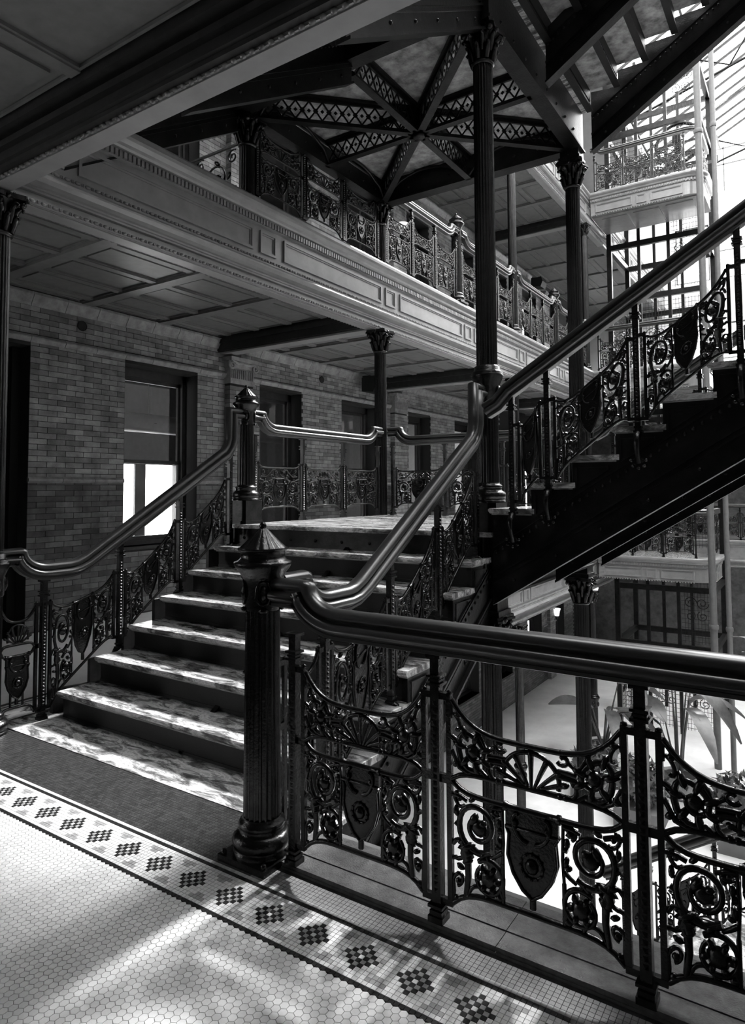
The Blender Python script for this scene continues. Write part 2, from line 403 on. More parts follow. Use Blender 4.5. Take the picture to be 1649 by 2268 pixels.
def handrail(parent, path, beads=True, name='handrail'):
    mb = MB(); mb.sweep(path, RAIL_PROF[::-1], sharp=RAIL_SHARP); o = part(name, mb, 'rail_wood', parent)
    if beads:
        bd = MB(); acc = 0
        for (a, b), (c, d) in zip(path[:-1], path[1:]):
            L = math.hypot(c-a, d-b); t = (acc % .022)
            while t < L:
                x = a+(c-a)*t/L; z = b+(d-b)*t/L; nx, nz = -(d-b)/L, (c-a)/L
                for s in (-1, 1): 
                    p = (x-nx*.112, s*.029, z-nz*.112); q = .0055
                    bd.add([(p[0]-q, p[1], p[2]), (p[0], p[1], p[2]-q), (p[0]+q, p[1], p[2]), (p[0], p[1], p[2]+q), (p[0], p[1]+s*.006, p[2])],
                           [(0, 1, 4), (1, 2, 4), (2, 3, 4), (3, 0, 4)])
                t += .022
            acc = t-L
        part('bead_row', bd, 'rail_wood', o, kind='stuff')
    return o
def railing(name, label, loc, rz, posts, panels, path, cat='railing', group=None, sub=True, foot='base', side=-1):
    t = thing(name, label, cat, loc, rz, group)
    for p in posts:
        s, z0, z1 = p[:3]; ft = p[3] if len(p) > 3 else foot
        part('post', post(z1-z0, ft, side), None, t, (s, 0, z0))
    for (s0, S, kind, zb, zt, z) in panels:
        fr, sc_, sh, sc2 = panel(kind, S, zb, zt)
        p = part('panel', fr, None, t, (s0, 0, z))
        part('scrollwork', sc_, None, p); part('shield', sh, None, p)
        if sc2: part('scrollwork', sc2, None, p)
    if path: handrail(t, path, sub)
    return t
def ogee_start(s0, zend, zrail, flip=False):
    """raised block at a newel then a quarter sweep down to the level rail (s grows away from the newel)"""
    h = zend-zrail
    return [(s0, zend), (s0+.17, zend)]+[(s0+.17+.035+(.15)*(1-math.cos(a)), zend-.012-(h-.012)*math.sin(a)) for a in [i*PI/2/8 for i in range(0, 9)]]
def rail_level(s0, s1, zend, zrail, both=True):
    a = ogee_start(s0, zend, zrail)
    if not both: return a+[(s1, zrail)]
    return a+[(s0+s1-x, z) for x, z in a[::-1]]
# ------------------------------------------------------------------ columns and newels
def capital_mesh():
    mb = MB(); mb.lathe([(.078, -.02), (.090, -.012), (.090, .004), (.079, .010), (.080, .12), (.092, .20), (.112, .235)], 20)
    for tier, (n, z0, h, ro, a0) in enumerate(((8, .01, .115, .118, 0), (8, .07, .135, .138, PI/8))):
        for k in range(n):
            a = a0+2*PI*k/n; c, s = math.cos(a), math.sin(a)
            P = [(.080, 0), (.092, .45), (.104, .8), (ro, 1.0), (ro+.014, .90), (ro+.008, .80)]
            mb.tube([(r*c, r*s, z0+h*q) for r, q in P], [.020, .026, .024, .018, .013, .006], 5, ref=(-s, c, 0), flat=1.0)
    for k in range(4):
        a = PI/4+k*PI/2; c, s = math.cos(a), math.sin(a)
        mb.blob((.150*c, .150*s, .212), (.028, .028, .026), 7, 4)
        b = k*PI/2; mb.blob((.118*math.cos(b), .118*math.sin(b), .245), (.022, .022, .022), 6, 4)
    ab = []
    for k in range(4):
        a = PI/4+k*PI/2
        ab += [(.190*math.cos(a-.10), .190*math.sin(a-.10)), (.190*math.cos(a+.10), .190*math.sin(a+.10)), (.128*math.cos(a+PI/4-.25), .128*math.sin(a+PI/4-.25)), (.128*math.cos(a+PI/4+.25), .128*math.sin(a+PI/4+.25))]
    mb.ext(ab, 'z', .235, .252); mb.ext([(x*.94, y*.94) for x, y in ab], 'z', .252, .272)
    return mb.mesh('capital', 'cast_iron')
CAP = capital_mesh()
BASE_PROF = [(.125, 0), (.125, .02), (.118, .022), (.126, .035), (.130, .055), (.124, .075), (.108, .086), (.100, .090), (.096, .104), (.100, .112), (.103, .122), (.098, .132), (.086, .138), (.083, .150)]
BASE = MB().lathe(BASE_PROF, 28).mesh('base', 'cast_iron')
SHAFTS = {}
def shaft(h, r=.081):
    k = (round(h, 2), r)
    if k not in SHAFTS:
        SHAFTS[k] = MB().lathe([(r, 0), (r, .03), (r*.97, h*.5), (r*.93, h-.03), (r*.93, h)], 80, flute=20, depth=.12).mesh('shaft', 'cast_iron')
    return SHAFTS[k]
def column(label, x, y, z0, z1, block=0, cap=True, collar=None, base=True, name='fluted_column', group=None, w=.10):
    t = thing(name, label, 'column', (x, y, z0), 0, group); z = 0
    if block:
        mb = MB().box(-w, -w, 0, w, w, block); mb.box(-w-.015, -w-.015, 0, w+.015, w+.015, .04)
        part('pedestal', mb, 'iron_plate', t); z = block
    if base: part('base', BASE, None, t, (0, 0, z)); z += .14
    zt = z1-z0-(.272 if cap else 0)
    part('shaft', shaft(zt-z), None, t, (0, 0, z))
    if cap: part('capital', CAP, None, t, (0, 0, zt))
    if collar is not None:
        mb = MB().lathe([(.080, -.20), (.086, -.19), (.084, -.10), (.090, -.06), (.108, -.02), (.122, .012), (.124, .024), (.116, .03), (.119, .04), (.108, .05), (.098, .06), (.098, .085), (.083, .095)], 28)
        for k in range(4):
            a = k*PI/2; c, s = math.cos(a), math.sin(a)
            mb.blob((.088*c, .088*s, -.12), (.03, .03, .06), 6, 5)
        part('collar', mb, 'cast_iron', t, (0, 0, collar-z0))
    return t
def newel_meshes():
    cap = MB().lathe([(.075, 0), (.080, .02), (.078, .10), (.086, .135), (.104, .165), (.120, .185), (.128, .20), (.128, .212), (.110, .218), (.104, .226), (.100, .23), (.100, .262), (.112, .266), (.112, .274)], 32)
    cone = MB().lathe([(.110, 0), (.080, .028), (.050, .058), (.022, .086), (.012, .092)], 48, flute=16, depth=.10)
    cone.blob((0, 0, .100), (.016, .016, .020), 8, 6)
    orn = MB()
    for k in range(4):
        a = k*PI/2+PI/4; R = Matrix.Rotation(a, 3, 'Z')
        ring = [(.083, .032*math.cos(q), .02+.052*math.sin(q)) for q in [2*PI*i/12 for i in range(13)]]
        orn.tube([R @ Vector(p) for p in ring], .007, 5); orn.blob(R @ Vector((.083, 0, .02)), (.014, .02, .034), 6, 4, R)
        for zz in (.085, -.055): orn.blob(R @ Vector((.084, 0, zz)), (.012, .022, .012), 6, 4, R)
    return cap.mesh('cap', 'cast_iron'), cone.mesh('finial', 'cast_iron'), orn.mesh('cartouche', 'cast_iron')
NCAP, NCONE, NORN = newel_meshes()
def newel(label, x, y, z0, h=1.335, block=0, group=None, name='newel_post'):
    t = thing(name, label, 'newel', (x, y, z0), 0, group); z = 0
    if block:
        part('pedestal', MB().box(-.11, -.11, 0, .11, .11, block).box(-.12, -.12, 0, .12, .12, .03), 'iron_plate', t); z = block
    else:
        mb = MB().box(-.135, -.135, 0, .135, .135, .028)
        for a in (-1, 1):
            for b in (-1, 1): mb.lathe([(.012, .028), (.012, .042), (.006, .046)], 6, (a*.115, b*.115, 0))
        part('plinth', mb, 'cast_iron', t); z = .028
    part('base', BASE, None, t, (0, 0, z)); z += .14
    zc = h-.275
    part('shaft', shaft(zc-z, .083), None, t, (0, 0, z))
    c = part('cap', NCAP, None, t, (0, 0, zc)); part('cartouche', NORN, None, c, (0, 0, .06)); part('finial', NCONE, None, c, (0, 0, .27))
    return t
# ------------------------------------------------------------------ stairs
def sloped(mb, x0, x1, zoff, h, slope, y0, y1):
    mb.ext([(x0, zoff+slope*x0), (x1, zoff+slope*x1), (x1, zoff+slope*x1+h), (x0, zoff+slope*x0+h)], 'y', y0, y1)
def flight(label, loc, rz, n, W, rise, run, group=None, vis=True):
    t = thing('staircase', label, 'staircase', loc, rz, group); sl = rise/run
    tr = MB().ext([(0, -.022), (.012, -.036), (run+.05, -.036), (run+.05, 0), (.006, 0), (-.004, -.010)], 'y', 0, W).mesh('tread', 'marble')
    trs = MB().box(.02, .01, -.046, run+.03, W-.01, -.037).mesh('tread_soffit', 'marble_soffit')
    rs = MB().box(.035, .03, 0, .055, W-.03, rise-.036)
    rs.box(.030, .03, rise-.065, .036, W-.03, rise-.040); rs.box(.030, .03, .004, .036, W-.03, .022)
    rs.box(.030, .03, -.105, .060, W-.03, -.036); rs.box(.02, .03, -.115, .085, W-.03, -.100)
    m = rs.mesh('riser', 'black_iron')
    for i in range(n):
        part('riser', m, None, t, (i*run, 0, i*rise))
        if i < n-1:
            a = part('tread', tr, None, t, (i*run, 0, (i+1)*rise)); part('tread_soffit', trs, None, a)
    D = .70; X1 = (n-1)*run+.06
    for j, (y0, y1) in enumerate(((.012, .05), (W/2-.02, W/2+.02), (W+.095, W+.13))):
        mb = MB(); pts = [(.03, rise*.98)]
        for i in range(1, n): pts += [(i*run+.03, i*rise-.037), (i*run+.03, (i+1)*rise-.037)]
        pts += [(X1, n*rise-.04), (X1, rise+sl*X1-D), (.03, rise+sl*.03-D)]
        if j == 1: pts = [(.03, rise-.16), (X1, rise+sl*X1-.16), (X1, rise+sl*X1-D), (.03, rise+sl*.03-D)]
        mb.ext(pts, 'y', y0, y1)
        s = part('stringer', mb, 'iron_plate', t)
        md = MB(); X0 = .03
        for side, yy in ((-1, y0), (1, y1)):
            if j == 0 and side == 1 or j == 2 and side == -1: pass
            for zo, h, o in ((rise-D, .022, .030), (rise-D+.15, .014, .010), (rise-D+.19, .02, .018), (rise-D+.40, .014, .010)):
                a, b = (yy-o, yy) if side < 0 else (yy, yy+o)
                sloped(md, X0, X1, zo, h, sl, a, b)
            k = int((X1-X0)/.05)
            for q in range(k):
                x = X0+.02+q*.05; z = rise-D+.36+sl*x
                md.blob((x, yy+side*.004, z), (.014, .009, .014), 5, 3)
            for q in range(int((X1-X0)/.3)):
                x = X0+.15+q*.3; z = rise-D+.09+sl*x
                md.blob((x, yy+side*.002, z), (.014, .014, .014), 6, 4)
        part('moulding', md, 'iron_plate', s)
        if j != 1:                       # panelled cheek under each tread end
            pm = MB(); yy, o = (y0, -.008) if j == 0 else (y1, .008)
            for i in range(1, n-1):
                x0, x1 = i*run+.06, (i+1)*run-.02; z1 = (i+1)*rise-.075; zb = lambda x: rise+sl*x-D+.44
                P = [(x0, zb(x0)), (x1, zb(x1)), (x1, z1), (x0, z1)]
                pm.tube([(p[0], yy+o, p[1]) for p in P+[P[0]]], .006, 4, smooth=False)
            part('cheek_moulding', pm, 'iron_plate', s)
    return t
def lattice(L, z0, z1):
    mb = MB(); n = max(2, round(L/.14)); st = L/n; h = z1-z0
    for i in range(n):
        x = .06+i*(L-.1)/n; d = (L-.1)/n
        mb.tube([(x, 0, z0), (x+d, 0, z1)], .011, 4, smooth=False, flat=.6); mb.tube([(x, 0, z1), (x+d, 0, z0)], .011, 4, smooth=False, flat=.6)
        mb.blob((x+d/2, 0, (z0+z1)/2), (.03, .008, .03), 4, 2)
        mb.blob((x, 0, z0+h*.5), (.022, .008, .022), 4, 2)
    return mb
def landing(label, z, group=None):
    x0, x1, y0, y1 = XG-.02, -1.98, 4.56, YC+.12
    t = thing('stair_landing', label, 'landing', (0, 0, z), 0, group)
    part('marble_top', MB().box(x0, y0, -.036, x1, y1, 0).box(x0, y0-.01, -.030, x1, y0, -.004), 'marble', t)
    cx, cy = (XG+XR)/2, (YD+YC)/2; B = -.50
    for (a, b, c, d) in ((XG-.02, YD-.12, XG+.05, YC+.06), (XR-.05, YD-.12, XR+.05, YC+.06), (XG, YD-.14, XR, YD-.06), (XG, YC-.04, XR, YC+.06)):
        mb = MB().box(a, b, B+.02, c, d, -.037); mb.box(a-.03, b-.03, B, c+.03, d+.03, B+.02)
        L = max(c-a, d-b)
        for i in range(int(L/.28)):
            q = .14+i*.28
            if c-a > d-b: mb.blob((a+q, b-.004, B+.13), .016, 6, 4); mb.blob((a+q, b, -.12), .016, 6, 4); mb.blob((a+q, d, B+.13), .016, 6, 4)
            else: mb.blob((a, b+q, B+.13), .016, 6, 4); mb.blob((c, b+q, B+.13), .016, 6, 4)
        part('girder', mb, 'iron_plate', t)
    hx, hy = (XR-XG)/2, (YC-YD)/2
    ends = [(hx, 0), (hx, hy), (0, hy), (-hx, hy), (-hx, 0), (-hx, -hy), (0, -hy), (hx, -hy)]
    ZP = -.20
    for i, (ex, ey) in enumerate(ends):
        L = math.hypot(ex, ey)-.04; rib = MB()
        rib.box(.05, -.038, B, L, .038, B+.018); rib.box(.05, -.012, B+.018, L, .012, B+.05)
        rib.box(.05, -.038, ZP-.03, L, .038, ZP-.004); rib.box(.05, -.012, ZP-.06, L, .012, ZP-.03); rib.box(.03, -.02, B, .12, .02, ZP)
        r = part('rib', rib, 'iron_plate', t, (cx, cy, 0), math.atan2(ey, ex))
        part('lattice', lattice(L, B+.05, ZP-.06), 'iron_plate', r)
        nx, ny = ends[(i+1) % 8]
        k = .94; A = Vector((ex, ey)); Bv = Vector((nx, ny)); c0 = (A+Bv)/3
        tri = [c0+(p-c0)*.93 for p in (Vector((0, 0)), A, Bv)]
        part('soffit_panel', MB().ext([(cx+p.x, cy+p.y) for p in tri], 'z', ZP, ZP+.03), 'marble_soffit', t)
        # arched brace along the girder
        P = []
        for q in range(11):
            f = q/10; p = A*.93+(Bv*.93-A*.93)*f
            P.append((cx+p.x, cy+p.y, B+.02+(ZP-.04-B)*math.sin(PI*f)**.6))
        part('arch_brace', MB().tube(P, .018, 5), 'iron_plate', t)
    part('boss', MB().lathe([(.0, -.03), (.05, -.03), (.062, -.015), (.062, .02), (.03, .03)], 18, (cx, cy, B)), 'iron_plate', t)
    return t
# ------------------------------------------------------------------ galleries: fascia, ceiling, slabs
FAS = [(-.17, 3.658), (-.022, 3.658), (-.022, 3.662), (-.012, 3.668), (-.012, 3.715), (-.055, 3.722), (-.055, 3.765), (-.030, 3.770), (-.030, 3.785), (-.018, 3.790), (-.018, 3.805), (.0, 3.812), (.030, 3.830),
       (.056, 3.856), (.058, 3.872), (.046, 3.890), (.018, 3.900), (.018, 3.916), (.0, 3.920), (.0, 3.960), (-.012, 3.966), (-.012, 4.272), (.012, 4.282), (.012, 4.352), (.046, 4.358),
       (.060, 4.372), (.064, 4.398), (.094, 4.424), (.108, 4.446), (.108, 4.480), (.096, 4.50), (-.17, 4.50)]
NT = [0]
def frame_panel(mb, x0, x1, z0, z1, y):
    for i, (o, w, d) in enumerate(((0, .024, .022), (.024, .016, .010))):
        a, b, c, e = x0+o, x1-o, z0+o, z1-o
        for (p, q, r, s) in ((a, c, b, c+w), (a, e-w, b, e), (a, c+w, a+w, e-w), (b-w, c+w, b, e-w)):
            mb.box(p, y-d, q, r, y+.004, s)
def fascia(label, loc, rz, L, panels=(), beads=(0, 0), inner=True):
    """run along local x, outward = -y. panels: list of (x0,x1)"""
    NT[0] += 1
    mb = MB().ext([(-o, z) for o, z in FAS], 'x', 0, L)
    o = tag(link('trim_%d' % NT[0], mb.mesh('trim', 'cream_paint'), None, loc, rz), label, None, None, 'structure')
    for (a, b) in panels:
        m = MB(); frame_panel(m, a, b, 4.005, 4.235, .012)
        part('panel', m, 'cream_paint', o)
    b0, b1 = beads
    if b1 > b0:
        for z, y in ((3.690, .012), (3.940, .0)):
            m = MB(); n = int((b1-b0)/.085)
            for i in range(n):
                x = b0+i*.085
                m.blob((x+.03, -y*0+(.012 if z < 3.8 else 0), z), (.026, .015, .015), 6, 4)
                m.box(x+.062, (.012 if z < 3.8 else 0)-.010, z-.011, x+.068, .02, z+.011); m.box(x+.074, (.012 if z < 3.8 else 0)-.010, z-.011, x+.080, .02, z+.011)
            part('bead_row', m, 'cream_paint', o, kind='stuff')
        part('soffit_strip', MB().box(b0, .030, 3.650, b1, .152, 3.6575), 'cream_bounce_lit', o)  # paler strip paints in light bounced up from the floor
        m = MB(); n = int((b1-b0)/.042)
        for i in range(n):
            x = b0+i*.042; m.box(x, -.034, 4.292, x+.026, 0, 4.345)
        part('dentil_row', m, 'cream_paint', o, kind='stuff')
        m = MB(); n = int((b1-b0)/.06)
        for i in range(n):
            x = b0+i*.06; m.blob((x+.03, .168, 3.662), (.022, .014, .014), 6, 4)
        part('edge_bead_row', m, 'cream_paint', o, kind='stuff')
    return o
def coffers(label, xs, ys, z, mid=True):
    """ceiling slab with bars and recessed panels; xs, ys are division lines"""
    x0, x1, y0, y1 = xs[0], xs[-1], ys[0], ys[-1]
    o = tag(link('ceiling', MB().box(x0, y0, z+.04, x1, y1, z+.10).mesh('ceiling', 'ceiling_wood')), label, None, None, 'structure')
    for y in ys[1:-1]: part('cross_bar', MB().box(x0, y-.075, z-.012, x1, y+.075, z+.04), 'ceiling_wood', o)
    for x in xs[1:-1]:
        for a, b in zip(ys[:-1], ys[1:]): part('bar', MB().box(x-.045, a+.075, z+.006, x+.045, b-.075, z+.04), 'ceiling_wood', o)
    cache = {}
    for a, b in zip(xs[:-1], xs[1:]):
        for c, d in zip(ys[:-1], ys[1:]):
            k = (round(b-a, 3), round(d-c, 3))
            if k not in cache:
                m = MB(); w, h = k; i = .045; j = .075
                m.box(i+.07, j+.08, .020, w-i-.07, h-j-.08, .038)
                for q in ((i, j, w-i, j+.018), (i, h-j-.018, w-i, h-j), (i, j, i+.018, h-j), (w-i-.018, j, w-i, h-j)): m.box(q[0], q[1], .018, q[2], q[3], .038)
                cache[k] = m.mesh('panel', 'ceiling_wood')
            part('panel', cache[k], None, o, (a, c, z))
    return o
def slab(name, label, x0, y0, x1, y1, z, t=.12, m='stucco'):
    return struct(name, MB().box(x0, y0, z-t, x1, y1, z), m, label)
YB = [2.35, 7.17, 11.75, 16.5]            # gallery column lines
YEND = 27.0
# left gallery fascias, one per storey
def lpanels(y0, y1):
    out = []; y = 2.62
    while y < y1:
        for a, b in ((y, y+1.80+.36), (y+2.26, y+2.44)):
            pass
        y += 2.36
    return out
PP = []
q = 5.29-2.36*2
while q < 24:
    PP += [(q, q+1.90), (q+2.0, q+2.24)]; q += 2.36
PP = [(a-2.3, b-2.3) for a, b in PP if a > 2.35]
fascia('cream panelled fascia of the upper gallery on the left', (-4.62, 2.3, 0), PI/2, YEND-2.3, PP, (0.0, 15.0))
fascia('cream panelled fascia of the gallery at the stair foot, seen beyond the columns', (-4.62, 2.3, -HF), PI/2, YEND-2.3, PP, (6.0, 16.0))
fascia('cream panelled fascia of the topmost gallery', (-4.62, 2.3, HF), PI/2, YEND-2.3, PP, (4.0, 16.0))
fascia('beam edging the ceiling overhead with a bead moulding', (4.0, 2.405, 0), PI, 8.62, [], (.0, 8.6))
fascia('fascia below the front railing', (4.0, 2.50, -HF), PI, 6.0)
fascia('fascia of the end gallery two floors up', (4.0, 2.30, HF), PI, 8.62)
struct('trim_40', MB().box(-4.79, 2.19, 3.675, 4.0, 2.234, 3.93).box(-4.79, 2.165, 3.70, 4.0, 2.19, 3.725).box(-4.79, 2.15, 3.78, 4.0, 2.19, 3.82).box(-4.79, 2.10, 3.85, 4.0, 2.19, 3.93), 'dark_wood', 'dark moulded cornice on the near side of the overhead beam')
ylines = [2.30+.24, 3.70, 4.83, 5.96, 7.02]
yl = [2.2, 2.57, 3.695, 4.825, 5.955, 7.08]
yl2 = [7.33, 8.40, 9.47, 10.54, 11.60]; yl3 = [11.86, 13.0, 14.1, 15.2, 16.36]; yl4 = [16.62, 18.2, 19.8, 21.4, 23.0, 25, YEND]
xl = [XW, -7.20+.02, -6.63, -6.02, -5.41, -4.79]
for k, lab in ((0, 'gallery beside the stairs'), (1, 'gallery above'), (-1, 'ground floor gallery')):
    for i, Y in enumerate((yl, yl2, yl3, yl4)):
        if k == -1 and i < 2: continue
        coffers('panelled wooden ceiling of the %s, bay %s' % (lab, ('nearest', 'second', 'third', 'farthest')[i]), xl, Y, 3.88+HF*k)
coffers('panelled wooden ceiling above the viewer', [-4.88, -4.44, -3.33, -2.22, -1.11, 0, 1.11, 2.2, 3.3, 4.0], [-1.6, -.50, .55, 1.06, 2.16], 3.88)
slab('ceiling', 'wooden ceiling corner above the gallery bend', XW, -1.6, -4.88, 2.2, 3.98, .06, 'ceiling_wood')
nb = 0
for k in (0, 1, -1):
    for y in YB[1:]:
        nb += 1
        m = MB().box(XW, y-.13, 3.675, -4.79, y+.13, 3.95); m.box(XW, y-.16, 3.80, -4.79, y+.16, 3.86); m.box(XW, y-.145, 3.69, -4.79, y+.145, 3.72)
        o = struct('trim_%d' % (50+nb), m, 'dark_wood', 'cross beam of the gallery ceiling, its unlit sides painted dark'); o.location.z = HF*k  # dark colour paints the shade on the unlit beam sides
        part('soffit_strip', MB().box(XW, y-.10, 3.655, -4.79, y+.10, 3.675), 'cream_bounce_lit', o)  # paler colour paints the light on the beam underside
for k in (1, 2):
    slab('floor', 'gallery floor slab %s' % ('one storey up', 'two storeys up')[k-1], XW, 2.3, -4.63, YEND, HF*k)
    slab('floor', 'end gallery floor slab %s' % ('one storey up', 'two storeys up')[k-1], XW, -1.6, 4.0, 2.3, HF*k)
slab('floor', 'pale polished ground floor of the court', XW, -1.6, 6.6, YEND, -HF, .2, 'ground_floor')
# ------------------------------------------------------------------ brick wall
BAYS = [2.68-4.75, 2.68, 7.43, 12.15, 16.9, 21.6]
OPEN = []
for y0 in BAYS: OPEN += [(y0+.50, y0+1.50), (y0+2.75, y0+3.97)]
OPEN[2] = (2.95, 4.17); OPEN[4] = (7.95, 9.0)
def wall_core(y0, y1, z0, z1, ops, x0, x1):
    mb = MB(); ys = sorted(set([y0, y1]+[max(y0, min(y1, v)) for o in ops for v in o[:2]]))
    for a, b in zip(ys[:-1], ys[1:]):
        hit = [o for o in ops if o[0] <= a+1e-6 and o[1] >= b-1e-6]
        if not hit: mb.box(x0, a, z0, x1, b, z1)
        else:
            mb.box(x0, a, z0, x1, b, hit[0][2]); mb.box(x0, a, hit[0][3], x1, b, z1)
    return mb
ZS, ZH = .88, 3.27
wl = []
for k in (-1, 0, 1, 2):
    ops = [(a, b, HF*k+(ZS if i != 2 or k else .0), HF*k+ZH) for i, (a, b) in enumerate(OPEN)]
    wl.append(wall_core(-1.6, YEND, HF*k, HF*(k+1), ops, XW-.42, XW))
wm = MB()
for w in wl: wm.add(w.v, w.f)
wall_left = struct('wall_left', wm, 'mortar', 'buff brick wall with windows along the galleries')
BL, BH, G = .232, .0665, .007
def brick_box(w, h): return MB().box(-.01, 0, 0, .006, w-G, h-G)
brick_std = {'brick_buff': brick_box(BL, BH).mesh('brick', 'brick_buff'), 'brick_glazed': brick_box(BL, BH).mesh('brick', 'brick_glazed')}
cand = []; rest = {'brick_buff': MB(), 'brick_glazed': MB()}
for k, ya, yb in ((0, 3.0, 17.5), (1, 4.4, 22.0), (-1, 9.0, 24.0)):
    z = HF*k+.02; r = 0
    while z+BH < HF*k+3.86:
        y = ya-(BL/2 if r % 2 else 0)
        zr = z-HF*k
        cuts = []
        for i, (a, b) in enumerate(OPEN):
            if zr+BH > (ZS if i != 2 or k else 0) and zr < ZH+.09: cuts.append((a, b))
        while y < yb:
            a, b = y, y+BL
            for c, d in cuts:
                if a < c < b: b = c
                elif a < d < b: a = d
                elif c <= a and b <= d: b = a
            if b-a > .04:
                m = 'brick_glazed' if zr < 1.70 else 'brick_buff'
                p = proj((XW, (a+b)/2, z))
                vis = p and -20 < p[0] < 1670 and -20 < p[1] < 2290
                if abs(b-a-BL) < 1e-3 and vis and k == 0 and 3.9 < y < 7.2: cand.append((p[2], y, z, m))
                else: rest[m].box(XW-.01, a, z, XW+.006, b-G, z+BH-G)
            y += BL
        z += BH; r += 1
cand.sort()
for i, (d, y, z, m) in enumerate(cand):
    if i < 300: part('brick', brick_std[m], None, wall_left, (XW, y, z))
    else: rest[m].box(XW-.01, y, z, XW+.006, y+BL-G, z+BH-G)
for m in rest: part('brick_courses', rest[m], m, wall_left, kind='stuff')
# string courses: tiles of the moulded courses, each a piece
def course(z, prof, y0, y1, step, m='terracotta', skip=()):
    me = MB().ext([(XW+o, q) for o, q in prof], 'y', 0, step-.006).mesh('moulded_tile', m)
    y = y0
    while y < y1:
        if not any(a-.02 < y+step/2 < b+.02 for a, b in skip): part('moulded_tile', me, None, wall_left, (0, y, z))
        y += step
P_head = [(0, 0), (.02, .0), (.035, .02), (.05, .045), (.05, .06), (.03, .085), (0, .085)]
P_dado = [(0, 0), (.02, 0), (.045, .02), (.045, .045), (.02, .07), (0, .07)]
P_corn = [(0, 0), (.02, .0), (.03, .03), (.07, .09), (.085, .12), (.085, .15), (0, .15)]
for k, a, b in ((0, 2.9, 17), (1, 4.4, 20), (-1, 10, 22)):
    course(HF*k+3.31, P_head, a, b, .42); course(HF*k+3.73, P_corn, a, b, .42)
    course(HF*k+1.70, P_dado, a, b, .42, skip=OPEN)
# pilasters with scrolled capitals
def pilaster(k, y):
    mb = MB(); z = 0; r = 0
    t = part('pilaster', MB().box(0, -.245, 0, .115, .245, 3.40), 'mortar', wall_left, (XW, y, HF*k))
    bk = MB()
    while z+BH < 3.22:
        yy = -.25
        for w in ((.25, .25) if r % 2 else (.125, .25, .125)):
            bk.box(-.0, yy, z, .12, yy+w-G, z+BH-G); yy += w
        z += BH; r += 1
    part('brick_courses', bk, 'brick_buff', t, kind='stuff')
    c = MB().box(0, -.26, 3.22, .14, .26, 3.30); c.box(0, -.25, 3.30, .13, .25, 3.46); c.box(0, -.30, 3.56, .20, .30, 3.62)
    for i in range(12): c.tube([(.132, -.22+i*.04, 3.30), (.14, -.22+i*.04, 3.44)], .015, 5)
    for s in (-1, 1):
        c.tube([(.16, yy_, zz) for yy_, zz in spiral(s*.25, 3.50, .07, .015, PI/2, s*-1.6, 24)], .020, 6)
        c.tube([(.14, 0, 3.56), (.15, s*.12, 3.53), (.16, s*.25, 3.57)], .03, 6)
    c.box(0, -.27, 3.46, .15, .27, 3.56)
    part('capital', c, 'terracotta', t)
for k in (0, 1, -1):
    for y in (7.43, 12.15, 16.9, 21.6):
        if not (k == -1 and y < 10): pilaster(k, y)
# windows
NW = [0]
def window(y0, y1, z0, z1, label, door=False):
    NW[0] += 1; x = XW-.30
    o = struct('window_%d' % NW[0] if not door else 'door_%d' % NW[0], MB().box(x-.03, y0, z1-.12, x+.06, y1, z1).box(x-.03, y0, z0, x+.06, y0+.07, z1).box(x-.03, y1-.07, z0, x+.06, y1, z1).box(x-.03, y0, z0, x+.10, y1, z0+.06), 'dark_wood', label)
    zm = z0+(z1-z0)*.47
    part('sash', MB().box(x-.01, y0+.07, zm-.025, x+.03, y1-.07, zm+.025).box(x-.01, y0+.07, z0+.06, x+.03, y0+.11, zm).box(x-.01, y1-.11, z0+.06, x+.03, y1-.07, zm).box(x-.01, y0+.07, z0+.06, x+.03, y1-.07, z0+.11), 'dark_wood', o)
    part('sash', MB().box(x-.03, y0+.07, z1-.17, x+.01, y1-.07, z1-.12).box(x-.03, y0+.07, zm, x+.01, y0+.11, z1-.12).box(x-.03, y1-.11, zm, x+.01, y1-.07, z1-.12), 'dark_wood', o)
    for a, b in ((z0+.11, zm-.025), (zm+.025, z1-.17)):
        part('pane', MB().box(x-.004, y0+.1, a, x+.002, y1-.1, b), 'window_glass', o)
    part('sill', MB().box(x, y0, z0-.04, XW+.03, y1, z0), 'dark_wood', o)
    return o
for k in (0, 1, -1):
    for i, (a, b) in enumerate(OPEN):
        if a < 2 or (k == -1 and a < 9) or (k == 1 and a < 4): continue
        if i == 2 and k == 0:
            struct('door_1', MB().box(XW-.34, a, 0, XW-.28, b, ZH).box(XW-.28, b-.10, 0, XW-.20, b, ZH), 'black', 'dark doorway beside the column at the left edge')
            continue
        window(a, b, HF*k+ZS, HF*k+ZH, 'dark framed sash window number %d along the %s brick wall' % (i, ('stair level', 'upper', 'ground floor')[k]))
# rooms behind the windows
for k in (0, 1, -1):
    rm = MB().box(-10.9, -1.6, HF*k-.05, XW-.42, YEND, HF*k+.02).box(-10.9, -1.6, HF*k+3.9, XW-.42, YEND, HF*k+4.0)
    o = struct('ceiling', rm, 'dark_wood', 'floor and ceiling of the rooms behind the brick wall'); 
    bw = wall_core(-1.6, YEND, HF*k, HF*k+4.0, [(7.72, 9.25, HF*k+.45, HF*k+2.12)], -11.1, -10.9)
    struct('wall_outer', bw, 'dark_wood', 'outer wall of the rooms behind the brick wall')
    for j, (a, b) in enumerate(((7.72, 9.25),)):
        o = struct('window_%d' % (60+j+3*(k+1)), MB().box(-10.95, a+.48, HF*k+.45, -10.90, a+.72, HF*k+2.15).box(-10.95, b-.04, HF*k+.45, -10.90, b, HF*k+2.15), 'dark_wood', 'bright outer window of the room')
        part('pane', MB().box(-11.02, a, HF*k+.45, -11.015, b, HF*k+2.15), 'window_glass', o)
